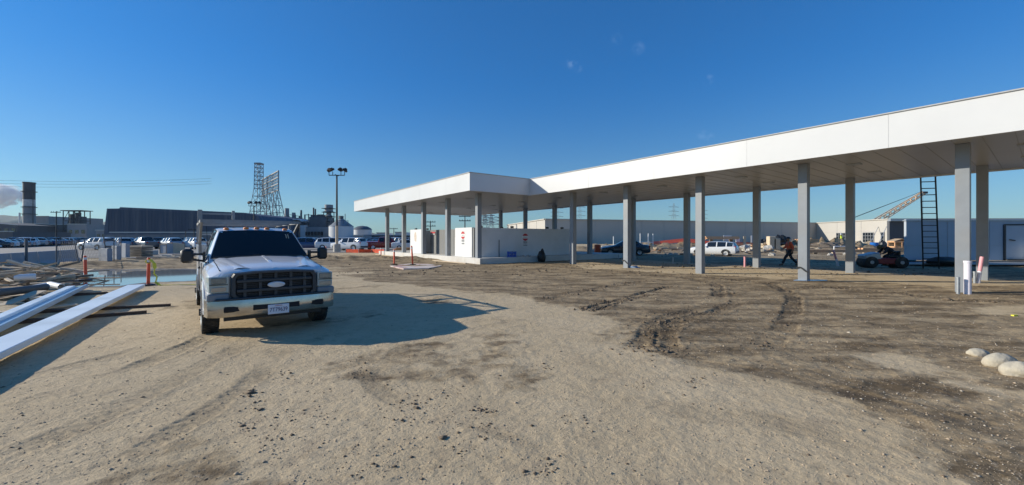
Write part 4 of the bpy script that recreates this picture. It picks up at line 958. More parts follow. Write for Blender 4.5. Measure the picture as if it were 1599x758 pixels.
S = [tsec(-.10, .93, .62, .99, 1.115, .74, .025), tsec(-.16, .965, .58, 1.06, 1.155, .76, .03), tsec(-.30, .985, .55, 1.10, 1.19, .775, .035), tsec(-.8, .995, .5, 1.14, 1.245, .785, .045), tsec(-1.35, 1.0, .5, 1.17, 1.29, .79, .05), tsec(-1.72, 1.0, .48, 1.20, 1.32, .80, .045), tsec(-2.0, 1.0, .48, 1.21, 1.32, .80, .03), tsec(-4.15, 1.0, .48, 1.22, 1.30, .80, .03)]
mb = MB(); loft(mb, S); body = mb.build('body', PW, tr, smooth=28)
cuts = [MB().cyl((-1.0, s_ * .62, .40), (-1.0, s_ * 1.3, .40), .50, n=40).build('c', M['black'], tr) for s_ in (1, -1)]
cut(body, cuts)
body.data.set_sharp_from_angle(angle=R(28))
# hood ridges
for s_ in (1, -1):
    mb = MB()
    for (x0, x1, y0, y1, z0, z1) in ((-.20, -1.6, .50, .70, 1.178, 1.30),):
        n_ = 10
        for i in range(n_):
            f, g = i / n_, (i + 1) / n_
            def pt(f_, dy, dz): x = x0 + (x1 - x0) * f_; y = (y0 + (y1 - y0) * f_ + dy) * s_; zb_ = 1.19 + (1.32 - 1.19) * f_ ** .8; return (x, y, zb_ + dz)
            mb.add([pt(f, -.16, -.004), pt(f, -.04, .014), pt(f, .04, .014), pt(f, .12, -.014), pt(g, -.16, -.004), pt(g, -.04, .014), pt(g, .04, .014), pt(g, .12, -.014)], [(0, 1, 5, 4), (1, 2, 6, 5), (2, 3, 7, 6)])
    mb.build('hood_ridge', PW, body, smooth=40)
mb = MB(); mb.bar((-.17, 0, 1.187), (-.8, 0, 1.292), .05, .012); mb.bar((-.8, 0, 1.292), (-1.6, 0, 1.358), .05, .012); mb.build('hood_crease', PW, body, smooth=30)
# hood shut lines
mb = MB()
for s_ in (1, -1):
    for a, b in (((-.22, .80, 1.165), (-.8, .812, 1.225)), ((-.8, .812, 1.225), (-1.68, .828, 1.29))): mb.bar((a[0], a[1] * s_, a[2] + .003), (b[0], b[1] * s_, b[2] + .003), .012, .012)
mb.build('hood_gap', M['black'], body)
# greenhouse
def gs(x, yb, zb, yr, zr): return (x, yb, zb, yr, zr)
cab = MB(); gls = MB()
zb_ = 1.29; A0 = Vector((-1.70, .88, 1.27)); B0 = Vector((-2.42, .70, 1.87)); roof = []
# roof
rs = [(-2.40, .70, 1.865), (-2.50, .72, 1.905), (-2.75, .735, 1.935), (-3.3, .745, 1.95), (-4.0, .735, 1.94), (-4.12, .72, 1.90)]
rn = [(1.0, 0), (.93, .028), (.6, .045), (0, .052)]
for i in range(len(rs) - 1):
    for k in range(3):
        for s_ in (1, -1): cab.add([(rs[i][0] - .0, rs[i][1] * rn[k][0] * s_, rs[i][2] + rn[k][1] - .03), (rs[i + 1][0], rs[i + 1][1] * rn[k][0] * s_, rs[i + 1][2] + rn[k][1] - .03), (rs[i + 1][0], rs[i + 1][1] * rn[k + 1][0] * s_, rs[i + 1][2] + rn[k + 1][1] - .03), (rs[i][0], rs[i][1] * rn[k + 1][0] * s_, rs[i][2] + rn[k + 1][1] - .03)], [(0, 1, 2, 3)])
cab.build('roof', PW, tr, smooth=50)
cab = MB()
for s_ in (1, -1):   # pillars
    cab.add([(-1.66, .90 * s_, 1.25), (-1.86, .95 * s_, 1.25), (-2.52, .715 * s_, 1.885), (-2.38, .70 * s_, 1.855), (-1.64, .84 * s_, 1.25), (-2.37, .63 * s_, 1.86)], [(0, 1, 2, 3), (0, 3, 5, 4)])
    cab.add([(-3.02, .955 * s_, 1.25), (-3.14, .955 * s_, 1.25), (-3.16, .745 * s_, 1.915), (-3.04, .745 * s_, 1.915)], [(0, 1, 2, 3)])
    cab.add([(-3.95, .955 * s_, 1.25), (-4.15, .955 * s_, 1.25), (-4.12, .72 * s_, 1.88), (-3.93, .735 * s_, 1.905)], [(0, 1, 2, 3)])
    cab.add([(-1.86, .955 * s_, 1.24), (-4.15, .955 * s_, 1.24), (-4.15, .945 * s_, 1.30), (-1.90, .945 * s_, 1.30)], [(0, 1, 2, 3)])
cab.add([(-4.15, .955, 1.24), (-4.15, -.955, 1.24), (-4.12, -.72, 1.90), (-4.12, .72, 1.90)], [(0, 1, 2, 3)])
cab.add([(-2.36, .64, 1.845), (-2.36, -.64, 1.845), (-2.40, -.70, 1.875), (-2.40, .70, 1.875)], [(0, 1, 2, 3)])
cab.build('cab_pillars', PW, tr)
ws = MB(); nn_ = 8
for i in range(nn_):
    for j in range(4):
        def wp(a, b):
            y = (-1 + 2 * a); x0_, x1_ = -1.66 + .10 * (1 - y * y) , -2.39 + .03 * (1 - y * y); return (x0_ + (x1_ - x0_) * b, y * (.87 + (.68 - .87) * b), 1.315 + .03 * (1 - y * y) + (1.865 - 1.315) * b)
        ws.add([wp(i / nn_, j / 4), wp((i + 1) / nn_, j / 4), wp((i + 1) / nn_, (j + 1) / 4), wp(i / nn_, (j + 1) / 4)], [(0, 1, 2, 3)])
wsc = ws.build('windscreen', WSH, tr, smooth=60)
mb = MB(); mb.bar((-1.70, -.75, 1.355), (-1.62, -.05, 1.38), .02, .02); mb.bar((-1.68, .1, 1.38), (-1.72, .75, 1.355), .02, .02); mb.bar((-1.62, -.82, 1.335), (-1.60, 0, 1.365), .06, .02); mb.bar((-1.60, 0, 1.365), (-1.62, .82, 1.335), .06, .02); mb.build('wipers', M['black'], tr)
mb = MB(); mb.bar((-2.22, .53, 1.80), (-2.05, .54, 1.58), .014, .006); mb.bar((-2.22, .57, 1.80), (-2.07, .585, 1.60), .014, .006); mb.build('windscreen_hanger', M['ply'], wsc)
for s_ in (1, -1):
    sg = MB(); sg.add([(-1.88, .94 * s_, 1.28), (-3.02, .948 * s_, 1.28), (-3.04, .742 * s_, 1.90), (-2.54, .72 * s_, 1.88)], [(0, 1, 2, 3)])
    sg.add([(-3.14, .948 * s_, 1.28), (-3.95, .948 * s_, 1.28), (-3.93, .738 * s_, 1.90), (-3.16, .742 * s_, 1.90)], [(0, 1, 2, 3)]); sg.build('side_window', WSH, tr)

for y in (-.56, -.2, 0, .2, .56):
    x = -2.50 - .02 * (1 - (y / .6) ** 2); z = 1.905 + .03 * (1 - (y / .7) ** 2); m_ = MB(); m_.blob((x, y, z), (.065, .055, .035), 1, 12, 6, 0); m_.build('roof_marker_light', AMB, tr, smooth=60)
# doors, handles and arch trim
mb = MB()
for s_ in (-1, 1):
    for x in (-1.92, -3.08, -4.08): mb.box((x, s_ * 1.0, .87), (.012, .012, .72))
    mb.box((-3.0, s_ * 1.0, .52), (2.15, .012, .012))
mb.build('door_gap', M['black'], body)
for s_ in (-1, 1):
    MB().box((-2.92, s_ * 1.015, 1.08), (.18, .04, .05), bev=.012).build('door_handle', M['black'], body)
    MB().lathe([(.50, s_ * .93), (.55, s_ * .985), (.56, s_ * 1.01), (.535, s_ * 1.02), (.50, s_ * 1.0)], c=(-1.0, 0, .40), n=40, axis='Y', arc=(R(2), R(178))).build('arch_flare', PW, body, smooth=50)
    MB().lathe([(.0, s_ * .60), (.50, s_ * .60), (.50, s_ * .95)], c=(-1.0, 0, .40), n=30, axis='Y', arc=(R(2), R(178))).build('arch_liner', M['black'], body, smooth=50)
# front clip
for s_ in (1, -1): MB().box((-.10, s_ * .825, .735), (.16, .31, .13), bev=.02).build('valance', VAL, tr)
g = MB(); pts = [(-.66, .74), (-.60, .665), (.60, .665), (.66, .74), (.66, 1.06), (.62, 1.125), (.3, 1.15), (-.3, 1.15), (-.62, 1.125), (-.66, 1.06)]
inn = [(y * .90, .905 + (z - .905) * .83) for y, z in pts]; k = len(pts)
g.add([(-.02, y, z) for y, z in pts] + [(.015, y * .97, .905 + (z - .905) * .95) for y, z in pts] + [(.012, y, z) for y, z in inn] + [(-.05, y, z) for y, z in inn], [(i, (i + 1) % k, k + (i + 1) % k, k + i) for i in range(k)] + [(k + i, k + (i + 1) % k, 2 * k + (i + 1) % k, 2 * k + i) for i in range(k)] + [(2 * k + i, 2 * k + (i + 1) % k, 3 * k + (i + 1) % k, 3 * k + i) for i in range(k)])
gb = MB(); gb.prism([(0, 0)] * 3, 0, 0) if False else None
grl = g.build('grille_surround', GR, tr, smooth=30)
bk = MB(); bk.add([(-.055, y, z) for y, z in pts] + [(-.12, y, z) for y, z in pts], [tuple(range(k)), tuple(range(2 * k - 1, k - 1, -1))] + [(i, (i + 1) % k, k + (i + 1) % k, k + i) for i in range(k)]); bk.build('grille_recess', GD, tr)
mb = MB()
for z in (.985, .825): mb.box((-.02, 0, z), (.06, 1.16, .050), bev=.008)
for y in (-.46, -.235, 0, .235, .46): mb.box((-.03, y, .905), (.035, .045, .40))
for z in (1.045, .905, .765):
    for dz in (-.03, 0, .03): mb.box((-.045, 0, z + dz), (.012, 1.12, .007))
mb.build('grille_bars', GR, tr)
mb = MB(); ov = [(.135 * math.cos(t), .052 * math.sin(t)) for t in np.linspace(0, 2 * math.pi, 33)[:-1]]; k = 32
mb.add([(.01, y, .905 + z) for y, z in ov] + [(.04, y, .905 + z) for y, z in ov] + [(.05, y * .85, .905 + z * .8) for y, z in ov], [(i, (i + 1) % k, k + (i + 1) % k, k + i) for i in range(k)] + [(k + i, k + (i + 1) % k, 2 * k + (i + 1) % k, 2 * k + i) for i in range(k)] + [tuple(range(2 * k, 3 * k))])
mb.build('oval_badge', mat('badge_silver', (.60, .62, .66), .3, .3, var=.05), tr, smooth=40)
for s_ in (1, -1):
    hd = MB(); o4 = [(-.03, .68, .81), (-.05, .95, .815), (-.06, .955, 1.075), (-.03, .68, 1.085)]; side = [(-.34, .99, .83), (-.34, .985, 1.06)]
    F4 = [(x, y * s_, z) for x, y, z in o4]; Sd = [(x, y * s_, z) for x, y, z in side]; bk_ = [(-.16, .68 * s_, .81), (-.16, .68 * s_, 1.085)]
    hd.add(F4 + Sd + bk_, [(0, 1, 2, 3), (1, 4, 5, 2), (0, 3, 7, 6), (3, 2, 5, 7), (0, 6, 4, 1)]); h_ = hd.build('headlight', CLR, tr, bevel=.012)
    mb = MB(); mb.box((-.036, .82 * s_, 1.01), (.02, .21, .10), bev=.008); mb.build('reflector', mat('lamp_reflector', (.22, .25, .25), .15, .4, var=.3, scale=20), h_)
    MB().box((-.038, .82 * s_, .945), (.02, .25, .012)).build('divider', GR, h_)
    MB().box((-.036, .82 * s_, .87), (.02, .20, .07), bev=.008).build('indicator', mat('pale_amber_lens', (.55, .42, .30), .2, var=.1), h_)
# bumper with slots
prof = [(.0, .70), (.055, .68), (.075, .56), (.07, .46), (.03, .41), (-.03, .395)]; ys = [-1.01, -.97, -.85, -.6, -.3, 0, .3, .6, .85, .97, 1.01]; bx = [-.34, -.12, -.03, .01, .03, .035, .03, .01, -.03, -.12, -.34]
bm_ = MB()
for i in range(len(ys) - 1):
    for k in range(len(prof) - 1):
        q = [(bx[i] + prof[k][0], ys[i], prof[k][1]), (bx[i + 1] + prof[k][0], ys[i + 1], prof[k][1]), (bx[i + 1] + prof[k + 1][0], ys[i + 1], prof[k + 1][1]), (bx[i] + prof[k + 1][0], ys[i], prof[k + 1][1])]; bm_.add(q, [(0, 1, 2, 3)])
bmp = bm_.build('bumper', CH, tr, smooth=40)
so = bmp.modifiers.new('solid', 'SOLIDIFY'); so.thickness = .02; so.offset = -1
for y0, y1, z0, z1 in ((-.36, .36, .49, .59), (-.76, -.50, .49, .585), (.50, .76, .49, .585)):
    xx = .105 - .03 * abs((y0 + y1) / 2); MB().box((xx - .02, (y0 + y1) / 2, (z0 + z1) / 2), (.05, y1 - y0, z1 - z0), bev=.015, rz=(-.10 * ((y0 + y1) / 2))).build('bumper_slot', GD, bmp)
MB().box((.0, 0, .70), (.12, 1.75, .03), bev=.01).build('bumper_top_pad', GR, bmp)
MB().box((-.12, 0, .38), (.10, 1.5, .10)).build('air_dam', M['black'], tr)
mb = MB(); mb.cyl((-.35, -.7, .42), (-.9, -.35, .32), .05); mb.cyl((-.35, .7, .42), (-.9, .35, .32), .05); mb.box((-2.8, .42, .47), (4.6, .08, .16)); mb.box((-2.8, -.42, .47), (4.6, .08, .16)); mb.cyl((-1.0, -.8, .40), (-1.0, .8, .40), .06); mb.box((-1.4, 0, .5), (.9, .5, .3)); mb.build('chassis', M['black'], tr)
# licence plate
pl_ = MB().box((.125, .02, .485), (.012, .325, .165), bev=.005).build('license_plate', mat('plate_white', (.70, .72, .78), .4, var=.03), tr)
def text(s_, size, m, parent, loc, rot, name, ext=.002, scx=1):
    cu = bpy.data.curves.new(name, 'FONT'); cu.body = s_; cu.size = size; cu.align_x = 'CENTER'; cu.align_y = 'CENTER'; cu.extrude = ext
    o = bpy.data.objects.new(name, cu); COL.objects.link(o); dg = bpy.context.evaluated_depsgraph_get(); dg.update(); me = bpy.data.meshes.new_from_object(o.evaluated_get(dg)); bpy.data.objects.remove(o)
    me.materials.clear(); me.materials.append(m); ob = bpy.data.objects.new(name, me); COL.objects.link(ob); ob.parent = parent; ob.location = loc; ob.rotation_euler = rot; ob.scale = (scx, 1, 1); return ob
text('7T79639', .098, mat('plate_blue', (.02, .04, .16), .5, var=.02), pl_, (.134, .02, .475), (R(90), 0, R(90)), 'plate_number', .002, .78)
text('California', .028, M['redpaint'], pl_, (.134, .02, .548), (R(90), 0, R(90)), 'plate_state', .0015)
# mirrors
for s_ in (1, -1):
    e_ = MB(); e_.bar((-1.95, .95 * s_, 1.40), (-1.90, 1.14 * s_, 1.40), .05, .04); e_.bar((-1.95, .95 * s_, 1.26), (-1.90, 1.14 * s_, 1.30), .05, .04); e_.box((-1.95, .96 * s_, 1.34), (.16, .04, .2)); mi_ = e_.build('mirror_arm', M['black'], tr)
    h_ = MB().box((-1.88, 1.22 * s_, 1.37), (.15, .20, .27), bev=.04).build('mirror_housing', M['black'], tr, smooth=40)
    MB().box((-1.965, 1.22 * s_, 1.37), (.01, .17, .23)).build('mirror_glass', M['rim'], h_)
# wheels with tread
M['tyre'] = mat('tyre_rubber', (.028, .028, .028), .85, var=.2, dirt=(.20, .165, .125), dirt_amt=.75, scale=5, bump=.3)
for x in (-1.0, -4.95):
    for s_ in (1, -1):
        w = empty('wheel', (x, s_ * .90, .385)); w.parent = tr; mt = MB(); Rr, wd_ = .395, .26
        mt.lathe([(Rr * .58, -wd_ / 2 + .02), (Rr * .80, -wd_ / 2), (Rr * .93, -wd_ * .47), (Rr * .975, -wd_ * .36), (Rr * .975, wd_ * .36), (Rr * .93, wd_ * .47), (Rr * .80, wd_ / 2), (Rr * .58, wd_ / 2 - .02)], n=44, axis='Y')
        for i in range(36):
            t = 2 * math.pi * i / 36
            for yy, dt in ((-.095, 0), (-.032, .09), (.032, 0), (.095, .09)):
                mt.box(((Rr * .98) * math.cos(t + dt), yy, (Rr * .98) * math.sin(t + dt)), (.022, .05, .042), rot=Matrix.Rotation(-(t + dt), 3, 'Y'))
        mt.build('tyre', M['tyre'], w, smooth=40)
        rm_ = MB(); o_ = s_ * wd_ * .5
        rm_.lathe([(Rr * .58, -o_ + s_ * .02), (Rr * .60, o_), (Rr * .55, o_ - s_ * .01), (Rr * .52, o_ - s_ * .07), (Rr * .24, o_ - s_ * .045), (Rr * .2, o_ + s_ * .0), (0, o_ + s_ * .01)], n=32, axis='Y')
        ri = rm_.build('rim', M['rim'], w, smooth=30)
        hl = MB()
        for i in range(8): t = 2 * math.pi * (i + .5) / 8; hl.cyl((Rr * .39 * math.cos(t), o_ - s_ * .075, Rr * .39 * math.sin(t)), (Rr * .39 * math.cos(t), o_ - s_ * .046, Rr * .39 * math.sin(t)), .026, n=10)
        for i in range(8): t = 2 * math.pi * i / 8; hl.cyl((Rr * .13 * math.cos(t), o_, Rr * .13 * math.sin(t)), (Rr * .13 * math.cos(t), o_ + s_ * .03, Rr * .13 * math.sin(t)), .012, n=6)
        hl.build('rim_holes', M['black'], ri)
# bed with service box and rack
bed = MB(); bed.box((-5.28, 0, .72), (2.14, 1.96, .10))
for s_ in (1, -1): bed.box((-5.28, s_ * .95, 1.0), (2.16, .10, .62), bev=.02)
bed.box((-4.24, 0, 1.02), (.06, 1.8, .5)); bed.box((-6.34, 0, 1.02), (.06, 1.8, .5)); bb = bed.build('bed', PW, tr)
cuts = [MB().cyl((-4.95, s_ * .80, .40), (-4.95, s_ * 1.3, .40), .48, n=36).build('c', M['black'], tr) for s_ in (1, -1)]
for c in cuts: bpy.data.objects.remove(c)
for s_ in (1, -1):
    MB().lathe([(.44, s_ * 1.003), (.51, s_ * 1.012), (.51, s_ * .99)], c=(-4.95, 0, .42), n=40, axis='Y', arc=(R(2), R(178))).build('arch_flare', PW, bb, smooth=50)
    MB().box((-5.3, s_ * .86, 1.42), (2.1, .30, .26), bev=.02).build('tool_box', PW, bb)
MB().box((-6.47, 0, .52), (.18, 1.8, .18), bev=.03).build('rear_bumper', CH, tr)
rk = MB(); zr_ = 2.10
for s_ in (1, -1):
    for x in (-4.25, -6.25): rk.box((x, s_ * .97, (1.3 + zr_) / 2), (.06, .06, zr_ - 1.3))
    rk.bar((-3.0, s_ * .97, zr_), (-6.3, s_ * .97, zr_), .055, .06); rk.bar((-4.25, s_ * .97, 1.6), (-3.05, s_ * .97, zr_), .045)
for x in (-3.02, -4.25, -5.25, -6.25): rk.bar((x, -.97, zr_), (x, .97, zr_), .055, .07)
rk.box((-4.25, -.97, zr_ + .15), (.09, .09, .32))
rk.bar((-4.25, -.97, zr_ + .22), (-4.25, -.3, zr_ + .22), .04); rk.box((-4.25, -.3, zr_ + .15), (.06, .06, .32))
rk.build('ladder_rack', mat('rack_metal', (.26, .26, .26), .55, .2, var=.15), tr)
hb = MB()
for k_ in range(3): hb.bar((-4.15, -.93, 1.45 + k_ * .18), (-4.15, .93, 1.45 + k_ * .18), .04)
hb.build('headache_bars', M['steel'], tr)
an = MB(); an.cyl((-1.55, -.9, 1.24), (-1.62, -.93, 1.95), .005, n=5); an.build('aerial', M['black'], tr)

# ---------------------------------------------------------------- left foreground
def beam(p_far, length, direction, w, h, z, m, name, label, channel=False):
    d = direction.normalized(); e = empty(name, p_far + Vector((0, 0, z)), math.atan2(-d.y, -d.x), label, 'metal beam', 'coated metal beams on the ground'); mb = MB()   # local -x runs towards the camera
    mb = MB()
    if not channel: mb.box((-length / 2, 0, h / 2), (length, w, h), bev=.01); mb.build('panel', m, e); None
    else:
        mb.box((-length / 2, w * .30, h * .5), (length, w * .40, h), bev=.01); mb.build('flange', m, e)
        MB().box((-length / 2, -w * .12, h * .2), (length, w * .44, h * .3)).build('web', M['beamblue'], e)
        MB().box((-length / 2, -w * .44, h * .65), (length, w * .12, h * 1.3), bev=.01).build('lip', M['beamblue'], e)
    return e
dA = (G(-2, 565, .2) - G(227, 449, .2)); dA.z = 0
# positions of near-right edges
fA = G(213, 447, .18); fA.z = 0; beam(fA, 13, dA, .42, .10, .13, M['beam'], 'metal_beam', 'long flat white metal panel lying on dark bars nearest the truck')
dB = (G(-2, 517, .2) - G(137, 447.5, .2)); dB.z = 0
fB = G(121, 447.5, .18); fB.z = 0; beam(fB, 12, dB, .46, .09, .12, M['beam'], 'metal_beam', 'long pale blue metal channel beside the wood debris at left', True)
for (a, b, r_, lb) in (((50, 491), (266, 479.5), .035, 'upper long dark bar under the white panel, its end nearest the truck'), ((28, 507), (229, 490.5), .035, 'lower dark bar under the white panel, shorter one'), ((112, 464), (167, 460), .04, 'short dark bar far end under the white panel')):
    p, q = G(*a), G(*b); mb = MB(); mb.bar(p - p + Vector((0, 0, r_ + .01)), (q - p) + Vector((0, 0, r_ + .01)), .07, .07); mb.bar(p - p + Vector((0, .09, r_ * 2)), (q - p) * .97 + Vector((0, .07, r_ + .01)), .03, .04)
    o = mb.build('rusty_bar', M['darkwood'], loc=p); tag(o, lb, 'bar', 'dark bars under the beams')
# delineator posts
def delineator(p, h, label, lean=0, band=True):
    e = empty('delineator_post', on(p), 0, label, 'delineator post', 'orange delineator posts')
    MB().lathe([(.0, .0), (.2, 0), (.2, .04), (.06, .07), (0, .07)], n=16).build('base', M['black'], e, smooth=30)
    s_ = MB(); s_.T = Matrix.Rotation(lean, 4, 'Y'); s_.lathe([(.052, .04), (.048, h), (.03, h + .03), (0, h + .03)], n=14); po = s_.build('post', M['orange'], e, smooth=40)
    if band:
        for z in (h * .86,): b_ = MB(); b_.T = Matrix.Rotation(lean, 4, 'Y'); b_.lathe([(.0535, z), (.0530, z + .09)], n=14); b_.build('reflective_band', M['white'], po, smooth=40)
    return e
d1 = delineator(G(231.5, 446), .98, 'orange post tied with yellow tape at the far end of the white panel', 0.02)
delineator(G(134, 438), .98, 'orange post standing at the wood debris by the puddle edge', -.03)
delineator(G(595, 399), .72, 'orange post at the far left corner of the concrete slab')
delineator(G(615.5, 416), .90, 'short straight orange post in front of the slab on the white patch')
delineator(G(644.5, 416), 1.15, 'taller leaning orange post with pale top in front of the slab', -.06)
delineator(G(509, 395), .7, 'small orange post right of the floodlight mast base', 0, False)
delineator(G(1246, 411), .55, 'short dark orange post just behind the walking worker', 0, False)
mb = MB(); p = on(G(231.5, 446)); prev = p + Vector((.05, -.03, .95)); q = random.Random(4)
ch = [(.10, 0, .93), (.20, .02, .80), (.24, .0, .62), (.22, -.02, .45), (.30, .02, .3), (.27, 0, .12), (.40, 0, .02)]
for k, c in enumerate(ch): nx = p + Vector(c); mb.bar(prev, nx, .10, .03, mi=0); prev = nx
mb2pts = [G(250, 447), G(275, 446.5), G(300, 446), G(318, 446.5)]; 
for nx in mb2pts: nx = nx + Vector((0, 0, .035)); mb.bar(prev, nx, .07, .008); prev = nx
prev = p + Vector((-.02, -.04, .93))
for c in ((-.06, -.05, .86), (.06, -.06, .80), (.05, .05, .85), (-.03, -.05, .90)): nx = p + Vector(c); mb.bar(prev, nx, .05, .01); prev = nx
tag(mb.build('caution_tape', M['yellow']), 'yellow caution tape tied to orange post and trailing along the ground', 'caution tape')
# concrete patch with red stain
o = MB(); pts = [G(608, 417), G(640, 413.5), G(668, 414), G(690, 417), G(668, 421), G(630, 421.5)]; o.prism([(p.x, p.y) for p in pts], 0, .07); o = o.build('concrete_patch', mat('stained_concrete', (.60, .52, .48), .8, var=.2, scale=2.5, dirt=(.35, .06, .05), dirt_amt=.8)); tag(o, 'rough white and red stained concrete patch at the foot of two orange posts', 'concrete patch')

# puddle
wm = bpy.data.materials.new('muddy_water'); wm.use_nodes = True; b = wm.node_tree.nodes['Principled BSDF']; b.inputs['Base Color'].default_value = (.27, .26, .22, 1); b.inputs['Roughness'].default_value = .03; b.inputs['Specular IOR Level'].default_value = .9
nn_ = wm.node_tree.nodes.new('ShaderNodeTexNoise'); nn_.inputs['Scale'].default_value = 3; bpn = wm.node_tree.nodes.new('ShaderNodeBump'); bpn.inputs['Strength'].default_value = .015; wm.node_tree.links.new(nn_.outputs['Fac'], bpn.inputs['Height']); wm.node_tree.links.new(bpn.outputs[0], b.inputs['Normal'])
o = MB(); xs = [p.x for p in PUD]; ys_ = [p.y for p in PUD]; cxp = sum(xs) / len(xs); cyp = sum(ys_) / len(ys_)
o.prism([(cxp + (p.x - cxp) * 1.04, cyp + (p.y - cyp) * 1.04) for p in PUD], -.2, -.012); tag(o.build('puddle', wm), kind='structure')

# barriers, fence posts and blocks at the left
def krail(p0, p1, h, label):
    d = (p1 - p0); L_ = d.length; e = empty('concrete_barrier', p0, math.atan2(d.y, d.x), label, 'barrier', 'concrete barriers along the lot'); prof = [(-.30, 0), (-.30, .12), (-.16, .32), (-.09, h), (.09, h), (.16, .32), (.30, .12), (.30, 0)]
    mb = MB(); k = len(prof); mb.add([(0, y, z) for y, z in prof] + [(L_, y, z) for y, z in prof], [tuple(range(k)), tuple(range(2 * k - 1, k - 1, -1))] + [(i, (i + 1) % k, k + (i + 1) % k, k + i) for i in range(k)]); mb.build('barrier_block', M['kr'], e, bevel=.015)
M['kr'] = mat('pale_barrier_concrete', (.36, .38, .41), .8, var=.08, scale=1.5, dirt=(.36, .34, .31), dirt_amt=.6, bump=.2)
a, b = G(-110, 436), G(119, 409); nK = 5
ords = ('nearest, mostly outside the left edge', 'second from the left edge', 'third from the left edge', 'fourth from the left edge', 'last before the gap')
for k in range(nK): krail(a.lerp(b, k / nK + .004), a.lerp(b, (k + 1) / nK - .004), .90, 'pale concrete barrier behind the wood pile, ' + ords[k])
for k, (x0, x1, yb, zt_) in enumerate(((149, 172, 409, .95), (171, 185, 406, 1.1), (184, 199, 403, 1.25))):
    p = G((x0 + x1) / 2, yb); w = (x1 - x0) / F * p.y; e = empty('concrete_block', p, R(-20), ('low pale concrete block behind the puddle, leftmost of three', 'middle of three pale concrete blocks behind the puddle', 'tallest of three pale concrete blocks behind the puddle')[k], 'block', 'blocks behind the puddle')
    MB().box((0, .15, zt_ / 2), (w * 1.05, .3, zt_), bev=.03).build('block', M['kr'], e)
e = empty('form_stack', G(208, 402), R(-8), 'stack of weathered concrete form panels behind the orange taped post', 'panel stack'); 
for k in range(7): MB().box((random.uniform(-.03, .03), .5, .10 + k * .145), (1.75, 1.0, .11)).build('form_panel', M['ply'] if k == 6 else M['oldwood'], e)
for k, (x, yb, w, h, m, lb) in enumerate(((260, 397, .9, 1.1, 'kr', 'pale blue grey crate left of two tan ones by the parked cars'), (271, 396.5, .7, 1.2, 'ply', 'tan upright crate by the parked cars left of truck mirror'), (281, 396, .45, 1.1, 'ply', 'narrow tan crate nearest the truck mirror'), (236, 399, .9, .5, 'concrete', 'low pale block right of the form panel stack'))):
    p = G(x, yb); e = empty('crate', p, R(-10), lb, 'crate', 'crates by the lot'); MB().box((0, 0, h / 2), (w, .7, h), bev=.02).build('crate_body', M[m], e); f = MB()
    for s_ in (-1, 1): f.box((s_ * w * .45, -.37, h / 2), (.07, .03, h)); 
    f.box((0, -.37, h - .05), (w, .03, .08)); f.box((0, -.37, .06), (w, .03, .08)); f.build('battens', M['oldwood'], e)
M['postg'] = mat('dull_post', (.10, .115, .13), .6, .3, var=.2)
fl = [(41, 420, 375, 0, .06, 'thick grey fence post rising at the left behind the barrier'), (88, 424, 374, 0, .025, 'thin fence post left of the delineator post'), (123, 414, 380, -.28, .03, 'fence post leaning left, left one of a V'), (127, 414, 378, .2, .03, 'fence post leaning right, right one of a V'), (168, 408, 370, -.3, .04, 'grey fence post leaning left between the concrete blocks'), (178, 408, 374, 0, .03, 'straight thin fence post between the concrete blocks'), (189, 405, 369, 0, .03, 'straight thin fence post at the tallest concrete block')]
for px, yb, yt, ln, r_, lb in fl:
    p = G(px, yb); h = ZY(yt, p.y); o = MB().cyl((0, 0, -.05), (ln, 0, h), r_, n=8).build('fence_post', M['postg'], smooth=40, loc=on(p)); tag(o, lb, 'fence post', 'posts of the broken fence')
# low wire mesh strips between posts
e = empty('wire_fence', G(150, 410), 0, 'sagging chain link fence remnants between leaning posts behind the puddle', 'fence'); mb = MB(); b0 = G(88, 420) - e.location; b1 = G(189, 404) - e.location
for k in range(44):
    for sgn in (1, -1):
        t0 = k / 44; t1 = min(1, max(0, t0 + sgn * .07)); p0_ = b0.lerp(b1, t0); p1_ = b0.lerp(b1, t1); mb.cyl(p0_ + Vector((0, 0, .05)), p1_ + Vector((0, 0, 1.55)), .006, n=3, caps=False)
mb.cyl(b0 + Vector((0, 0, 1.56)), b1 + Vector((0, 0, 1.56)), .015, n=5); mb.build('mesh', M['postg'], e)
# debris heap: planks and pipes, each one of them separate
q = random.Random(9)
hm = MB(); o = None
def plank(p, L_, w, t_, yaw, pitch, m, label, cat='plank', group='planks in the debris pile at left', name='plank'):
    rot = Matrix.Rotation(yaw, 3, 'Z') @ Matrix.Rotation(pitch, 3, 'Y'); mb = MB(); mb.box((0, 0, 0), (L_, w, t_), rot=rot); o = mb.build(name, m, loc=p); return tag(o, label, cat, group)
Cp = G(55, 446); mats_ = ['oldwood', 'wood', 'oldwood', 'ply', 'wood', 'ply']; CN = dict(oldwood='weathered grey brown', wood='yellowish', ply='pale', darkwood='dark rotten')
for k in range(150):
    px = q.uniform(-40, 118); yb = q.uniform(424, 452) if q.random() < .75 else q.uniform(452, 478); 
    if px > 60 and yb > 447: continue
    if px > 95 and yb < 430: continue
    hh = max(0, .62 - abs(yb - 438) * .026) * (1.0 if px < 70 else .6); z = .05 + q.random() * hh; p = G(px, yb); p.z = z; m = mats_[q.randrange(6)]; L_ = q.uniform(.5, 2.4)
    w = q.choice([.09, .09, .14, .19, .26]); plank(p, L_, w, q.choice([.04, .05, .09]), q.gauss(R(25), .7), q.gauss(0, .10 + .22 * hh), M[m], f"{CN[m]} plank lying in the debris pile at the left")
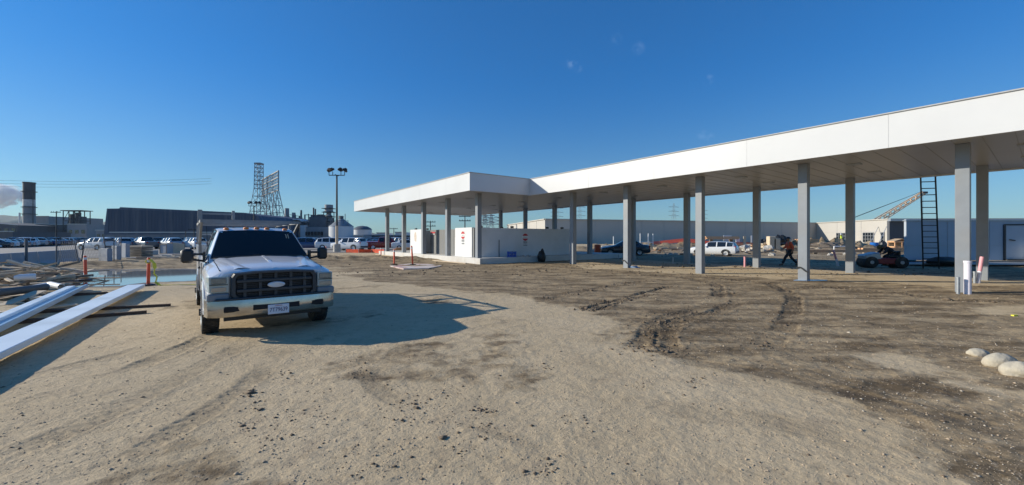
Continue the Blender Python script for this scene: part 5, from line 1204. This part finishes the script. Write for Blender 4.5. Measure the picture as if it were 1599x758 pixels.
def pipe_(a, b, r_, m, label):
    mb = MB(); d = (b - a); mb.T = Matrix.Identity(4); rot = d.to_track_quat('X', 'Z').to_matrix(); L_ = d.length; lm = MB(); lm.lathe([(r_ * .85, 0), (r_, 0), (r_, L_), (r_ * .85, L_), (r_ * .85, 0)], n=18, axis='X'); lm.v = [tuple(rot @ Vector(v)) for v in lm.v]; o = lm.build('pipe', m, smooth=40, loc=a); return tag(o, label, 'pipe')
pipe_(G(22, 434, .42), G(56, 432.5, .42), .11, M['white'], 'short white plastic pipe with dark open end on top of the debris pile')
pipe_(G(86, 434, .25), G(116, 432, .25), .10, M['ply'], 'pale cardboard tube lying at the right end of the debris pile')
pipe_(G(-12, 459, .3), G(70, 449, .2), .11, mat('dark_pipe', (.05, .055, .06), .6), 'large dark grey pipe lying across the front of the debris pile')
pipe_(G(50, 452, .2), G(70, 448, .2), .12, M['white'], 'white cone ended pipe in front of the dark pipe')
pipe_(G(78, 444, .2), G(96, 448, .16), .09, M['white'], 'small white pipe at the right front of the debris pile')
plank(G(34, 426, .62), 1.65, .09, .05, R(28), -R(20), M['wood'], 'pale plank sticking up out of the top of the debris pile', name='plank')
plank(G(103, 427, .4), .5, .09, .05, R(38), -R(24), M['wood'], 'short pale plank sticking up at the right of the debris pile', name='plank')
plank(G(140, 434.5, .12), 2.2, .07, .04, R(5), 0, M['orangewood'], 'long reddish plank crossing the orange post foot by the puddle', name='plank')
plank(G(12, 487, .05), 2.2, .22, .04, R(62), 0, M['ply'], 'wide pale plank lying nearer than the debris pile beside the blue channel', name='plank')
for k in range(16):   # strip of spoil behind the puddle
    px = q.uniform(215, 312); yb = q.uniform(397, 409); p = G(px, yb); p.z = .12; plank(p, q.uniform(.6, 2.2), .12, .06, q.uniform(-.4, .4), q.gauss(0, .05), M[q.choice(['oldwood', 'darkwood', 'ply'])], 'timber offcut in the spoil strip behind the puddle', 'plank', 'offcuts behind the puddle')

# ---------------------------------------------------------------- rocks
def rock(p, r_, seed, label, flat=1):
    mb = MB(); n_, m_ = 28, 18; qn = random.Random(seed); ph = [qn.uniform(0, 6) for _ in range(6)]; vs = []; fs = []
    for j in range(m_ + 1):
        a = math.pi * j / m_
        for i in range(n_):
            t = 2 * math.pi * i / n_; x, y, z = math.sin(a) * math.cos(t), math.sin(a) * math.sin(t), math.cos(a)
            k_ = 1 + .13 * math.sin(2.2 * x + ph[0] + 1.7 * y) + .11 * math.sin(3.1 * y + ph[1] - 2 * z) + .04 * math.sin(6 * x + ph[2]) * math.cos(5 * z + ph[3]) + qn.uniform(-.008, .008)
            if flat: k_ = min(k_, 1.05); k_ *= 1 - .06 * (math.sin(9 * x + ph[4]) * math.sin(8 * y + ph[5]) > .35)
            vs.append((x * r_[0] * k_, y * r_[1] * k_, z * r_[2] * k_))
    for j in range(m_):
        for i in range(n_): a = j * n_ + i; b = j * n_ + (i + 1) % n_; fs.append((a, a + n_, b + n_, b))
    mb.add(vs, fs); o = mb.build('boulder', M['tanrock'], smooth=70, loc=(p.x, p.y, r_[2] * .62)); tag(o, label, 'rock', 'pale boulders at the right'); return o
rock(G(1527, 558), (.13, .10, .075), 3, 'smallest angular tan boulder, leftmost of the three at right'); rock(G(1561, 574), (.19, .14, .12), 5, 'middle pale rounded boulder of three at the right'); rock(G(1598, 590), (.23, .16, .12), 8, 'rightmost pale boulder cut by the right edge of the photo')
o = MB().box((0, 0, .03), (.12, .05, .03), rz=.2).build('yellow_scrap', M['yellow'], loc=G(1584, 495)); tag(o, 'small yellow plastic scrap on the soil at the right edge', 'scrap')

# ---------------------------------------------------------------- site clutter beyond the canopy
def fence_strip(pts, h, label):
    e = empty('safety_fence', pts[0], 0, label, 'fence', 'orange safety fences'); mb = MB()
    for a, b in zip(pts[:-1], pts[1:]):
        d = b - a; n_ = max(2, int(d.length / .25))
        for k in range(n_ + 1):
            p = a.lerp(b, k / n_) - pts[0]; s_ = h * (.9 + .12 * math.sin(k * .7) - .1 * math.sin(k * .23)); mb.box((p.x, p.y, s_ / 2), (.05, .02, s_), rz=math.atan2(d.y, d.x))
        for r_ in range(7): z = h * (.06 + .14 * r_); mb.bar(a - pts[0] + Vector((0, 0, z)), b - pts[0] + Vector((0, 0, z * .97)), .02, .06)
    mb.build('mesh', M['orange'], e); sp = MB()
    for p in pts: sp.cyl(p - pts[0], p - pts[0] + Vector((0, 0, h * 1.15)), .03, n=6)
    sp.build('stakes', M['steel'], e)
fence_strip([on(D(x, y)) for x, y in ((985, 66), (1030, 66), (1070, 65), (1110, 64), (1150, 65), (1210, 66), (1262, 66))], .6, 'long orange mesh safety fence beyond the canopy in front of the dark wall')
fence_strip([on(D(x, y)) for x, y in ((540, 47), (560, 46.5), (580, 47), (600, 46))], .42, 'orange mesh safety fence left of the canopy at the car park')
fence_strip([on(D(x, y)) for x, y in ((640, 58), (666, 58))], .8, 'short orange mesh fence seen behind the slab columns')
def stack(px, Y, L_, n, rows, m, label, rz=0, z0=.1, th=.10, w=.2):
    e = empty('lumber_stack', D(px, Y, gz(D(px, Y).x, Y)), rz, label, 'lumber stack', 'lumber stacks beyond the canopy')
    for r_ in range(rows):
        for k in range(n): MB().box((random.uniform(-.15, .15), (k - n / 2) * (w + .02), z0 + r_ * (th + .015) + th / 2), (L_, w, th)).build('plank', M[m], e)
    MB().box((-L_ * .3, 0, z0 / 2), (.12, n * w, z0)).build('bearer', M['oldwood'], e); MB().box((L_ * .3, 0, z0 / 2), (.12, n * w, z0)).build('bearer', M['oldwood'], e); return e
stack(1126, 60, 5.0, 4, 4, 'orangewood', 'long yellow lumber stack raised on bearers behind the white crossover', .05, 1.35)
stack(1196, 58, 2.2, 4, 6, 'ply', 'short tan lumber stack left of the walking worker', .3, .1)
stack(1300, 44, 6.6, 2, 2, 'orangewood', 'long orange timbers lying on the ground behind the leaning pipe', .05, .12, .16, .24)
stack(1376, 45, 5.0, 2, 3, 'orangewood', 'orange timbers lying behind the small machine', .04, .1, .16, .24)
stack(1258, 60, 3.4, 4, 5, 'orangewood', 'orange lumber stack behind the second nearest front column', .1, .3)
stack(633, 50, 2.4, 4, 4, 'orangewood', 'tan lumber stack seen between two left canopy columns', .3, .1)
stack(1040, 58, 3.5, 3, 2, 'ply', 'pale boards by the dirt mound in front of the orange fence', .2, .1)
stack(1358, 58, 5.5, 3, 2, 'orangewood', 'timbers lying at the foot of the lit concrete wall', 0, .2)
stack(950, 48, 1.8, 3, 3, 'ply', 'pale boards on the ground left of the black car', .5, .1)
def board(px, Y, w, z0, z1, m, label, rz=0):
    p = D(px, Y); e = empty('board_on_posts', p, rz, label, 'board', 'white boards beyond the fence'); MB().box((0, 0, (z0 + z1) / 2), (w, .06, z1 - z0), bev=.01).build('board', M[m], e)
    for s_ in (-1, 1): MB().box((s_ * w * .4, .07, z1 / 2), (.06, .06, z1)).build('post', M['oldwood'], e)
board(1136, 68, 1.4, 1.3, 2.15, 'white', 'wide white board on posts above the lumber behind the crossover'); board(1152, 66, .7, .9, 1.6, 'white', 'small square white board right of the crossover'); board(1176, 64, .65, 1.0, 2.1, 'whitewall', 'tall white board just left of a shaded column')
board(1224, 62, 1.0, 1.4, 1.85, 'white', 'white board behind the walking worker'); board(1163, 60, .4, .3, 2.0, 'ply', 'narrow tan upright board right of the crossover')
for k, (px, Yv, z1, w) in enumerate(((949, 56, 2.4, 1.6), (1006, 60, 2.3, 1.2), (1016, 60, 2.3, .7), (1312, 46, .95, 1.4))):
    p = on(D(px, Yv)); e = empty('goal_post', p, 0, ('white pipe frame behind the black car', 'white upright pipe frame right of the fourth front column', 'narrow white pipe frame right of its twin by the dirt mound', 'white pipe goal frame in front of the rubble heap')[k], 'pipe frame', 'white pipe frames'); mb = MB(); z1 *= .8
    for s_ in (-1, 1): mb.cyl((s_ * w / 2, 0, 0), (s_ * w / 2, 0, z1 if k != 0 or s_ > 0 else z1 * .3), .06, n=8)
    mb.cyl((-w / 2, 0, z1 * (.98 if k == 3 else .3)), (w / 2, 0, z1 * (.98 if k == 3 else .3)), .06, n=8); mb.build('pipes', M['white'], e)
# crates
e = empty('wooden_crate', on(D(1403, 46)), R(-8), 'open orange wooden crate house shaped left of the white site wall', 'crate')
mb = MB()
for x in (-.7, 0, .7):
    for y in (-.5, .5): mb.box((x, y, .7), (.1, .1, 1.2))
for z in (.12, .7, 1.28):
    for y in (-.5, .5): mb.box((0, y, z), (1.6, .06, .14))
    for x in (-.75, .75): mb.box((x, 0, z), (.06, 1.05, .14))
mb.build('frame', M['orangewood'], e); MB().box((0, .4, .7), (1.4, .03, 1.0)).build('back_board', M['wood'], e)
mb = MB(); mb.bar((-.8, 0, 1.36), (0, 0, 1.62), 1.1, .04); mb.bar((0, 0, 1.62), (.8, 0, 1.36), 1.1, .04); mb.build('lid', M['wood'], e)
o = MB(); o.lathe([(0, 0), (.40, 0), (.42, .2), (.44, .22), (.42, .24), (.43, .42), (.45, .46), (.38, .46), (.38, .2)], n=24); o = o.build('barrel', M['blue'], smooth=40, loc=on(D(1365, 52))); tag(o, 'bright blue plastic barrel on the ground behind the small machine', 'barrel')
o = MB().blob((0, 0, .55), (.5, .4, .7), 41, 14, 8, .2).build('wrapped_bundle', M['dark'], smooth=50, loc=on(D(1378, 54))); tag(o, 'dark wrapped bundle right of the blue barrel', 'bundle')
for k, (px, Yv, r_, lb) in enumerate(((1218, 60, (1.2, .8, 1.0), 'black covered heap left of the walking worker'), (1195, 62, (1.4, .8, .7), 'dark heap by the tan lumber stack'), (1290, 56, (3, 1.2, .75), 'rubble heap of broken timber behind the leaning pipe'))):
    mb = MB(); mb.blob((0, 0, r_[2] * .4), r_, 50 + k, 22, 12, .22)
    if k == 2:
        for i in range(14): a = random.uniform(0, 3); mb.bar((random.uniform(-2.6, 2), random.uniform(-1, 0), .5 + random.random() * .5), (random.uniform(-2, 2.6), random.uniform(-1, 0), .4 + random.random() * .8), .1, .06)
    o = mb.build('spoil_heap', M['black'] if k < 2 else M['oldwood'], smooth=30, loc=on(D(px, Yv))); tag(o, lb, 'heap')
def conc_chunk(px, Y, s_, label): o = MB().blob((0, 0, s_ * .35), (s_, s_ * .6, s_ * .6), int(px), 9, 5, .35).build('concrete_chunk', M['concrete'], loc=on(D(px, Y))); tag(o, label, 'rubble', 'concrete chunks beyond the canopy')
for px, Yv, s_, lb in ((1200, 50, .8, 'large pale concrete chunk left of the worker'), (1165, 54, .9, 'tan rubble chunk right of the crossover'), (1172, 52, .6, 'smaller rubble chunk right of the crossover'), (1322, 40, .3, 'small rubble left of a shaded column'), (1296, 39, .25, 'small rubble left of the leaning pipe'), (1332, 41, .3, 'small rubble beside the orange timbers'), (935, 44, .6, 'pale rubble left of the black car'), (1004, 47, .5, 'rubble right of the fourth front column')): conc_chunk(px, Yv, s_, lb)
o = MB().box((0, 0, .5), (.6, .5, 1.0), bev=.05).build('striped_drum', M['orange'], loc=on(D(933, 43))); tag(o, 'orange and pale channelizer box left of the black car', 'traffic drum')

q = random.Random(77)
for k in range(46):
    px = q.choice([q.uniform(990, 1070), q.uniform(1150, 1265), q.uniform(1265, 1345), q.uniform(1345, 1400)]); Yv = q.uniform(42, 60); m = q.choice(['orangewood', 'wood', 'ply', 'oldwood', 'darkwood', 'orangewood'])
    p = on(D(px, Yv)); p.z += q.uniform(.05, .35); rot = Matrix.Rotation(q.uniform(-.6, .9), 3, 'Z') @ Matrix.Rotation(q.gauss(0, .16), 3, 'Y'); o = MB().box((0, 0, 0), (q.uniform(.8, 3.2), q.choice([.15, .2, .5]), q.choice([.08, .12])), rot=rot).build('plank', M[m], loc=p)
    tag(o, {'orangewood': 'fresh orange', 'wood': 'yellowish', 'ply': 'pale', 'oldwood': 'weathered brown', 'darkwood': 'dark'}[m] + ' timber offcut strewn on the mud beyond the canopy', 'plank', 'offcuts beyond the canopy')
for k in range(26):
    px = q.uniform(990, 1400); Yv = q.uniform(38, 58); r_ = q.uniform(.15, .45); m = q.choice(['concrete', 'tanrock', 'oldwood']); o = MB().blob((0, 0, r_ * .3), (r_, r_ * .7, r_ * .6), k + 300, 8, 5, .4).build('rubble_lump', M[m], loc=on(D(px, Yv)))
    tag(o, {'concrete': 'grey', 'tanrock': 'tan', 'oldwood': 'brown'}[m] + ' rubble lump strewn on the mud beyond the canopy', 'rubble', 'rubble lumps beyond the canopy')
for k, (px, Yv, h) in enumerate(((1204, 57, 1.9), (1211, 57, 1.6))): 
    o = MB().box((0, 0, h / 2), (.9, .8, h), bev=.05).build('carton_stack', M['ply'], loc=on(D(px, Yv))); tag(o, ('taller tan carton stack left of the worker', 'shorter tan carton stack left of the worker')[k], 'cartons')

# ---------------------------------------------------------------- people
def skin_fig(name, nodes, edges, m, parent, sub=2):
    me = bpy.data.meshes.new(name); names = list(nodes); me.from_pydata([nodes[k][0] for k in names], [(names.index(a), names.index(b)) for a, b in edges], []); o = bpy.data.objects.new(name, me); COL.objects.link(o); o.parent = parent
    s_ = o.modifiers.new('skin', 'SKIN'); s_.use_smooth_shade = True
    for i, k in enumerate(names): r_ = nodes[k][1]; r_ = r_ if isinstance(r_, tuple) else (r_, r_); me.skin_vertices[0].data[i].radius = r_; me.skin_vertices[0].data[i].use_root = (i == 0)
    sb = o.modifiers.new('sub', 'SUBSURF'); sb.levels = sub; sb.render_levels = sub; me.materials.append(m)
    dg = bpy.context.evaluated_depsgraph_get(); dg.update(); m2 = bpy.data.meshes.new_from_object(o.evaluated_get(dg)); o.modifiers.clear(); m2.name = name; o.data = m2
    m2.materials.clear(); m2.materials.append(m); return o
SK = mat('skin', (.30, .18, .12), .6, var=.05); JEAN = mat('dark_jeans', (.02, .025, .04), .8, var=.2, scale=12); BOOT = mat('boots', (.03, .022, .018), .7)
VEST = mat('orange_vest', (.62, .10, .045), .7, var=.12, scale=8); HAT = mat('dark_hard_hat', (.04, .045, .06), .4); OLIVE = mat('olive_cloth', (.10, .10, .05), .8, var=.15); DCL = mat('dark_work_shirt', (.02, .024, .035), .8, var=.2)
def person(p, rz, label, J, mtop, mleg, mhat, hatr=.125):
    """J: joints of the pose, local frame, x = facing"""
    e = empty('person', p, rz, label, 'person')
    E = [('pel', 'wa'), ('wa', 'ch'), ('ch', 'nk'), ('nk', 'hd0'), ('hd0', 'hd'), ('hd', 'hdt')]
    N = dict(pel=(J['pel'], (.13, .16)), wa=(J['wa'], (.11, .15)), ch=(J['ch'], (.12, .18)), nk=(J['nk'], .06), hd0=(J['hd0'], .07), hd=(J['hd'], (.10, .085)), hdt=(J['hdt'], .07))
    for s_ in 'lr':
        N['sh' + s_] = (J['sh' + s_], .07); N['el' + s_] = (J['el' + s_], .047); N['wr' + s_] = (J['wr' + s_], .032); N['pa' + s_] = (J['pa' + s_], (.022, .04))
        E += [('ch', 'sh' + s_), ('sh' + s_, 'el' + s_), ('el' + s_, 'wr' + s_), ('wr' + s_, 'pa' + s_)]
        N['hip' + s_] = (J['hip' + s_], .10); N['kn' + s_] = (J['kn' + s_], .062); N['an' + s_] = (J['an' + s_], .042); N['toe' + s_] = (J['toe' + s_], .035)
        E += [('pel', 'hip' + s_), ('hip' + s_, 'kn' + s_), ('kn' + s_, 'an' + s_), ('an' + s_, 'toe' + s_)]
        for k in range(4):
            d = (Vector(J['pa' + s_]) - Vector(J['wr' + s_])).normalized(); b0 = Vector(J['pa' + s_]) + Vector((.025 * (k - 1.5), 0, 0)); N[f'f{k}' + s_] = (tuple(b0 + d * .04), .010); N[f'g{k}' + s_] = (tuple(b0 + d * (.075 - .01 * abs(k - 1.5)) + Vector((.012, 0, 0))), .008); E += [('pa' + s_, f'f{k}' + s_), (f'f{k}' + s_, f'g{k}' + s_)]
        N['th' + s_] = (tuple(Vector(J['wr' + s_]).lerp(Vector(J['pa' + s_]), .6) + Vector((.05, 0, -.01))), .010); E.append(('wr' + s_, 'th' + s_))
    skin_fig('body', N, E, SK, e)
    V = lambda k: Vector(J[k])
    T = dict(pel=(tuple(V('pel') + Vector((0, 0, .02))), (.15, .185)), wa=(J['wa'], (.135, .175)), ch=(J['ch'], (.15, .215)), nk=(tuple(V('nk').lerp(V('ch'), .35)), .085)); TE = [('pel', 'wa'), ('wa', 'ch'), ('ch', 'nk')]
    for s_ in 'lr': T['sh' + s_] = (J['sh' + s_], .095); T['el' + s_] = (J['el' + s_], .068); T['wr' + s_] = (tuple(V('el' + s_).lerp(V('wr' + s_), .85)), .052); TE += [('ch', 'sh' + s_), ('sh' + s_, 'el' + s_), ('el' + s_, 'wr' + s_)]
    skin_fig('jacket', T, TE, mtop, e)
    L_ = dict(pel=(J['pel'], (.145, .175))); LE = []
    for s_ in 'lr': L_['hip' + s_] = (J['hip' + s_], .118); L_['kn' + s_] = (J['kn' + s_], .085); L_['an' + s_] = (J['an' + s_], .075); LE += [('pel', 'hip' + s_), ('hip' + s_, 'kn' + s_), ('kn' + s_, 'an' + s_)]
    skin_fig('trousers', L_, LE, mleg, e)
    for s_ in 'lr': B = dict(a=(J['an' + s_], .062), h=(tuple(V('an' + s_) + Vector((-.02, 0, -.045))), .05), t=(tuple(V('toe' + s_)), (.045, .035)), u=(tuple(V('toe' + s_) + (V('toe' + s_) - V('an' + s_)).normalized() * .06), .03)); skin_fig('boot', B, [('a', 'h'), ('h', 't'), ('t', 'u')], BOOT, e)
    c = V('hd') + (V('hdt') - V('hd')) * .45; hb = MB(); up = (V('hdt') - V('hd')).normalized(); rot = up.to_track_quat('Z', 'Y').to_matrix(); lm = MB(); lm.lathe([(hatr * 1.35, -.005), (hatr * 1.33, .006), (hatr, .012), (hatr * .95, .06), (hatr * .7, .11), (0, .135)], n=20); lm.v = [tuple(c + rot @ Vector(v)) for v in lm.v]; lm.build('hard_hat', mhat, e, smooth=50)
    f = MB(); fwd = Vector((1, 0, 0)); f.blob(V('hd') + fwd * .10, (.02, .014, .022), 0, 8, 5, 0); f.build('nose', SK, e, smooth=60)
    ey = MB(); [ey.blob(V('hd') + Vector((.088, s_ * .033, .02)), (.012, .013, .009), 0, 8, 5, 0) for s_ in (1, -1)]; ey.build('eyes', M['black'], e, smooth=60)
    er = MB(); [er.blob(V('hd') + Vector((0, s_ * .088, 0)), (.02, .012, .032), 0, 8, 5, 0) for s_ in (1, -1)]; er.build('ears', SK, e, smooth=60)
    return e
walk = dict(pel=(0, 0, .93), wa=(.01, 0, 1.10), ch=(.03, 0, 1.34), nk=(.05, 0, 1.49), hd0=(.06, 0, 1.54), hd=(.075, 0, 1.62), hdt=(.07, 0, 1.70), shl=(.03, .19, 1.42), shr=(.03, -.19, 1.42), ell=(-.10, .25, 1.16), elr=(.12, -.25, 1.16), wrl=(-.06, .26, .93), wrr=(.30, -.24, 1.00), pal=(-.04, .26, .86), par=(.36, -.23, .96),
            hipl=(0, .09, .88), hipr=(0, -.09, .88), knl=(.26, .09, .52), knr=(-.12, -.09, .48), anl=(.42, .09, .10), anr=(-.46, -.09, .14), toel=(.56, .09, .05), toer=(-.36, -.09, .05))
p = G(1233, 415.5); person(on(p), R(165), 'worker walking under the canopy in orange vest, dark trousers and dark hat', walk, VEST, JEAN, HAT)
stand = dict(walk); stand.update(knl=(.03, .1, .5), knr=(.02, -.1, .5), anl=(0, .1, .1), anr=(0, -.1, .1), toel=(.13, .1, .05), toer=(.13, -.1, .05))
person(D(1314, 62, .62), R(120), 'distant worker in bright yellow vest before the lit concrete wall', stand, mat('yellow_vest', (.55, .68, .05), .7), JEAN, M['white'])
o = MB().box((0, 0, .31), (3.0, 1.6, .62), bev=.05).build('loading_platform', M['oldwood'], loc=D(1314, 62)); tag(o, 'low timber platform under the distant yellow vested worker', 'platform')
bend = dict(pel=(-.05, 0, .80), wa=(.05, 0, .94), ch=(.27, 0, 1.10), nk=(.42, 0, 1.17), hd0=(.46, 0, 1.17), hd=(.54, 0, 1.15), hdt=(.60, 0, 1.19), shl=(.30, .2, 1.14), shr=(.30, -.2, 1.14), ell=(.42, .24, .88), elr=(.45, -.24, .88), wrl=(.62, .2, .78), wrr=(.64, -.2, .78), pal=(.70, .2, .77), par=(.72, -.2, .77),
            hipl=(-.05, .1, .76), hipr=(-.05, -.1, .76), knl=(.30, .14, .62), knr=(.30, -.14, .62), anl=(.25, .16, .18), anr=(.25, -.16, .18), toel=(.38, .16, .12), toer=(.38, -.16, .12))
pm_ = on(G(1381, 419)); rzm = R(168)
# ride-on trench roller
e = empty('ride_on_machine', pm_, rzm, 'small red and grey ride-on compactor under the canopy with its operator', 'site machine')
mb = MB(); mb.box((.75, 0, .62), (.75, .8, .42), rot=Matrix.Rotation(R(14), 3, 'Y'), bev=.06); mb.build('hood', M['steel'], e); MB().box((.15, 0, .40), (1.7, .78, .34), bev=.05).build('chassis', M['darkred'], e)
MB().box((-.35, 0, .66), (.5, .5, .12), bev=.03).build('seat', M['black'], e); MB().box((-.62, 0, .8), (.1, .46, .34), bev=.03).build('seat_back', M['black'], e)
mb = MB(); mb.cyl((.25, 0, .55), (.15, 0, .95), .02); mb.lathe([(.16, 0), (.17, .015), (.16, .03), (.15, .015), (.16, 0)], c=(.15, 0, .94), n=18); mb.build('steering_wheel', M['black'], e)
for x in (.85, -.6): w_ = empty('drum', (x, 0, .33)); w_.parent = e; MB().lathe([(0, -.44), (.30, -.44), (.33, -.42), (.33, .42), (.30, .44), (0, .44)], n=28, axis='Y').build('tyre', M['rubber'], w_, smooth=40); MB().lathe([(.10, -.45), (.09, -.46), (0, -.46)], n=18, axis='Y').build('hub', M['seam'], w_); MB().lathe([(.10, .45), (.09, .46), (0, .46)], n=18, axis='Y').build('hub', M['seam'], w_)
fwd = Vector((math.cos(rzm), math.sin(rzm), 0))
person(pm_ + fwd * -.35 + Vector((0, 0, .02)), rzm, 'worker in dark clothes and olive hat bent forward on the ride-on machine', bend, DCL, DCL, OLIVE, .13)
o = MB(); o.add([(-.5, -.4, 0), (.5, -.4, 0), (.5, .4, 0), (-.5, .4, 0), (-.6, -.5, .5), (.7, -.5, .62), (.7, .5, .62), (-.6, .5, .5), (-.52, -.42, .5), (.62, -.42, .6), (.62, .42, .6), (-.52, .42, .5), (-.42, -.33, .1), (.42, -.33, .1), (.42, .33, .1), (-.42, .33, .1)],
                [(0, 1, 5, 4), (1, 2, 6, 5), (2, 3, 7, 6), (3, 0, 4, 7), (0, 3, 2, 1), (4, 5, 9, 8), (5, 6, 10, 9), (6, 7, 11, 10), (7, 4, 8, 11), (8, 9, 13, 12), (9, 10, 14, 13), (10, 11, 15, 14), (11, 8, 12, 15), (12, 13, 14, 15)])
o = o.build('skip_tub', M['teal'], bevel=.02, loc=on(G(1406, 413))); tag(o, 'teal plastic tub between the ride-on machine and the white site wall', 'tub')

# ---------------------------------------------------------------- loose soil, clods and stones (nobody could count them)
def scatter(name, n, gen, size, m, seed, flat=.6, sub=0):
    r_ = np.random.default_rng(seed); XY = gen(r_, n); X, Y = XY[:, 0], XY[:, 1]; z, br, tk, wet = ground_fields(X, Y); s_ = size(r_, n, X, Y, br, tk)
    base = np.array([(1, 0, 0), (.5, .87, .1), (-.5, .87, -.1), (-1, 0, .1), (-.5, -.87, 0), (.5, -.87, .1), (.15, .1, 1), (0, 0, -.7)]); fcs = np.array([(i, (i + 1) % 6, 6) for i in range(6)] + [((i + 1) % 6, i, 7) for i in range(6)])
    jit = r_.uniform(.6, 1.3, (n, 8, 1)); a = r_.uniform(0, 6.28, n); ca, sa = np.cos(a), np.sin(a); V = base[None] * jit; V = V * np.stack([s_, s_ * r_.uniform(.5, 1, n), s_ * flat], -1)[:, None, :]
    x = V[..., 0] * ca[:, None] - V[..., 1] * sa[:, None]; y = V[..., 0] * sa[:, None] + V[..., 1] * ca[:, None]; V = np.stack([x + X[:, None], y + Y[:, None], V[..., 2] + (z + s_ * flat * .3)[:, None]], -1).reshape(-1, 3)
    fc = (fcs[None] + (np.arange(n) * 8)[:, None, None]).reshape(-1, 3); me = bpy.data.meshes.new(name); me.vertices.add(len(V)); me.vertices.foreach_set('co', V.astype(np.float32).ravel()); me.loops.add(fc.size); me.loops.foreach_set('vertex_index', fc.astype(np.int32).ravel()); me.polygons.add(len(fc)); me.polygons.foreach_set('loop_start', (np.arange(len(fc)) * 3).astype(np.int32)); me.update(calc_edges=True); me.materials.append(m)
    o = bpy.data.objects.new(name, me); COL.objects.link(o); return o
def img_gen(y0, y1, x0=-60, x1=1660):
    def g(r_, n): px = r_.uniform(x0, x1, n); q_ = r_.uniform(y0 - HOR, y1 - HOR, n); Y = K / q_; return np.stack([(px - CX) / F * Y, Y], -1)
    return g
def clus_gen(r_, n):
    P, Q = [], []; cen = [(1.0 * a, b, s) for a, b, s in ((700, 613, 14), (750, 643, 10), (590, 600, 18), (560, 585, 14), (640, 632, 14), (900, 660, 22), (690, 640, 30), (570, 568, 10), (845, 578, 14), (1085, 600, 10), (440, 585, 14), (395, 640, 18), (390, 665, 22), (430, 690, 22), (720, 700, 30), (760, 670, 16), (855, 735, 22), (995, 605, 12), (475, 650, 20), (330, 540, 18), (600, 740, 40), (640, 655, 30), (550, 700, 40), (500, 610, 40), (395, 615, 10))]
    k = r_.integers(0, len(cen), n); cx = np.array([cen[i][0] for i in k]); cy = np.array([cen[i][1] for i in k]); sd = np.array([cen[i][2] for i in k]); px = cx + r_.normal(0, 1, n) * sd; q_ = np.clip(cy + r_.normal(0, 1, n) * sd * .4 - HOR, 20, 420); Y = K / q_; return np.stack([(px - CX) / F * Y, Y], -1)
CLOD = mat('dark_clod_soil', (.16, .118, .08), .95, var=.3, scale=30, bump=.4); CRUMB = mat('dry_soil_crumb', (.42, .33, .235), .95, var=.3, scale=20); STONE = mat('pale_pebble', (.46, .40, .32), .85, var=.25, scale=9)
tag(scatter('soil_crumbs', 16000, img_gen(430, 800), lambda r_, n, X, Y, b, t: .0032 * (1 + Y * .10) * np.exp(r_.normal(0, .45, n)), CRUMB, 1), 'loose dry soil crumbs over the whole yard', 'soil crumbs', kind='stuff')
tag(scatter('mud_clods', 500, img_gen(425, 800), lambda r_, n, X, Y, b, t: .0055 * (1 + Y * .12) * np.exp(r_.normal(0, .5, n)), CLOD, 2, .5), 'scattered small dark mud clods on the yard', 'mud clods', kind='stuff')
tag(scatter('clod_trails', 900, clus_gen, lambda r_, n, X, Y, b, t: .0075 * np.exp(r_.normal(0, .55, n)), CLOD, 3, .55), 'clusters and trails of dark clods dropped by tyres', 'mud clods', kind='stuff')
tag(scatter('pebbles', 1500, img_gen(440, 800, 900), lambda r_, n, X, Y, b, t: .0042 * (1 + Y * .13) * np.exp(r_.normal(0, .45, n)) * (.25 + .75 * (b > .5)), STONE, 4), 'small pale pebbles in the brown soil at the right', 'pebbles', kind='stuff')
tag(scatter('spoil_lumps', 1800, img_gen(392, 432, 440, 1500), lambda r_, n, X, Y, b, t: .035 * np.exp(r_.normal(0, .5, n)), CLOD, 6, .5), 'dark lumps of churned mud before the canopy', 'mud lumps', kind='stuff')
def trk_gen(r_, n):
    out = []; 
    for i in range(n): P, w, dp, trd = NTRK[r_.integers(0, 8)]; j = r_.integers(0, len(P) - 1); t_ = r_.random(); p = P[j] * (1 - t_) + P[j + 1] * t_ + r_.normal(0, w * .55, 2); out.append(p)
    return np.array(out)
tag(scatter('rut_crumbs', 2500, trk_gen, lambda r_, n, X, Y, b, t: .016 * np.exp(r_.normal(0, .5, n)), CLOD, 7, .6), 'dark crumbs thrown up along the tyre tracks', 'mud crumbs', kind='stuff')

# ---------------------------------------------------------------- air
hz = bpy.data.materials.new('haze_air'); hz.use_nodes = True; t = hz.node_tree; t.nodes.remove(t.nodes['Principled BSDF'])
pv = t.nodes.new('ShaderNodeVolumePrincipled'); pv.inputs['Color'].default_value = (.65, .84, 1, 1); pv.inputs['Density'].default_value = HAZE; pv.inputs['Anisotropy'].default_value = .2
t.links.new(pv.outputs[0], t.nodes['Material Output'].inputs['Volume'])
HB_ = MB().box((0, 900, 99), (9200, 3800, 206)); tag(HB_.build('haze', hz), kind='stuff')
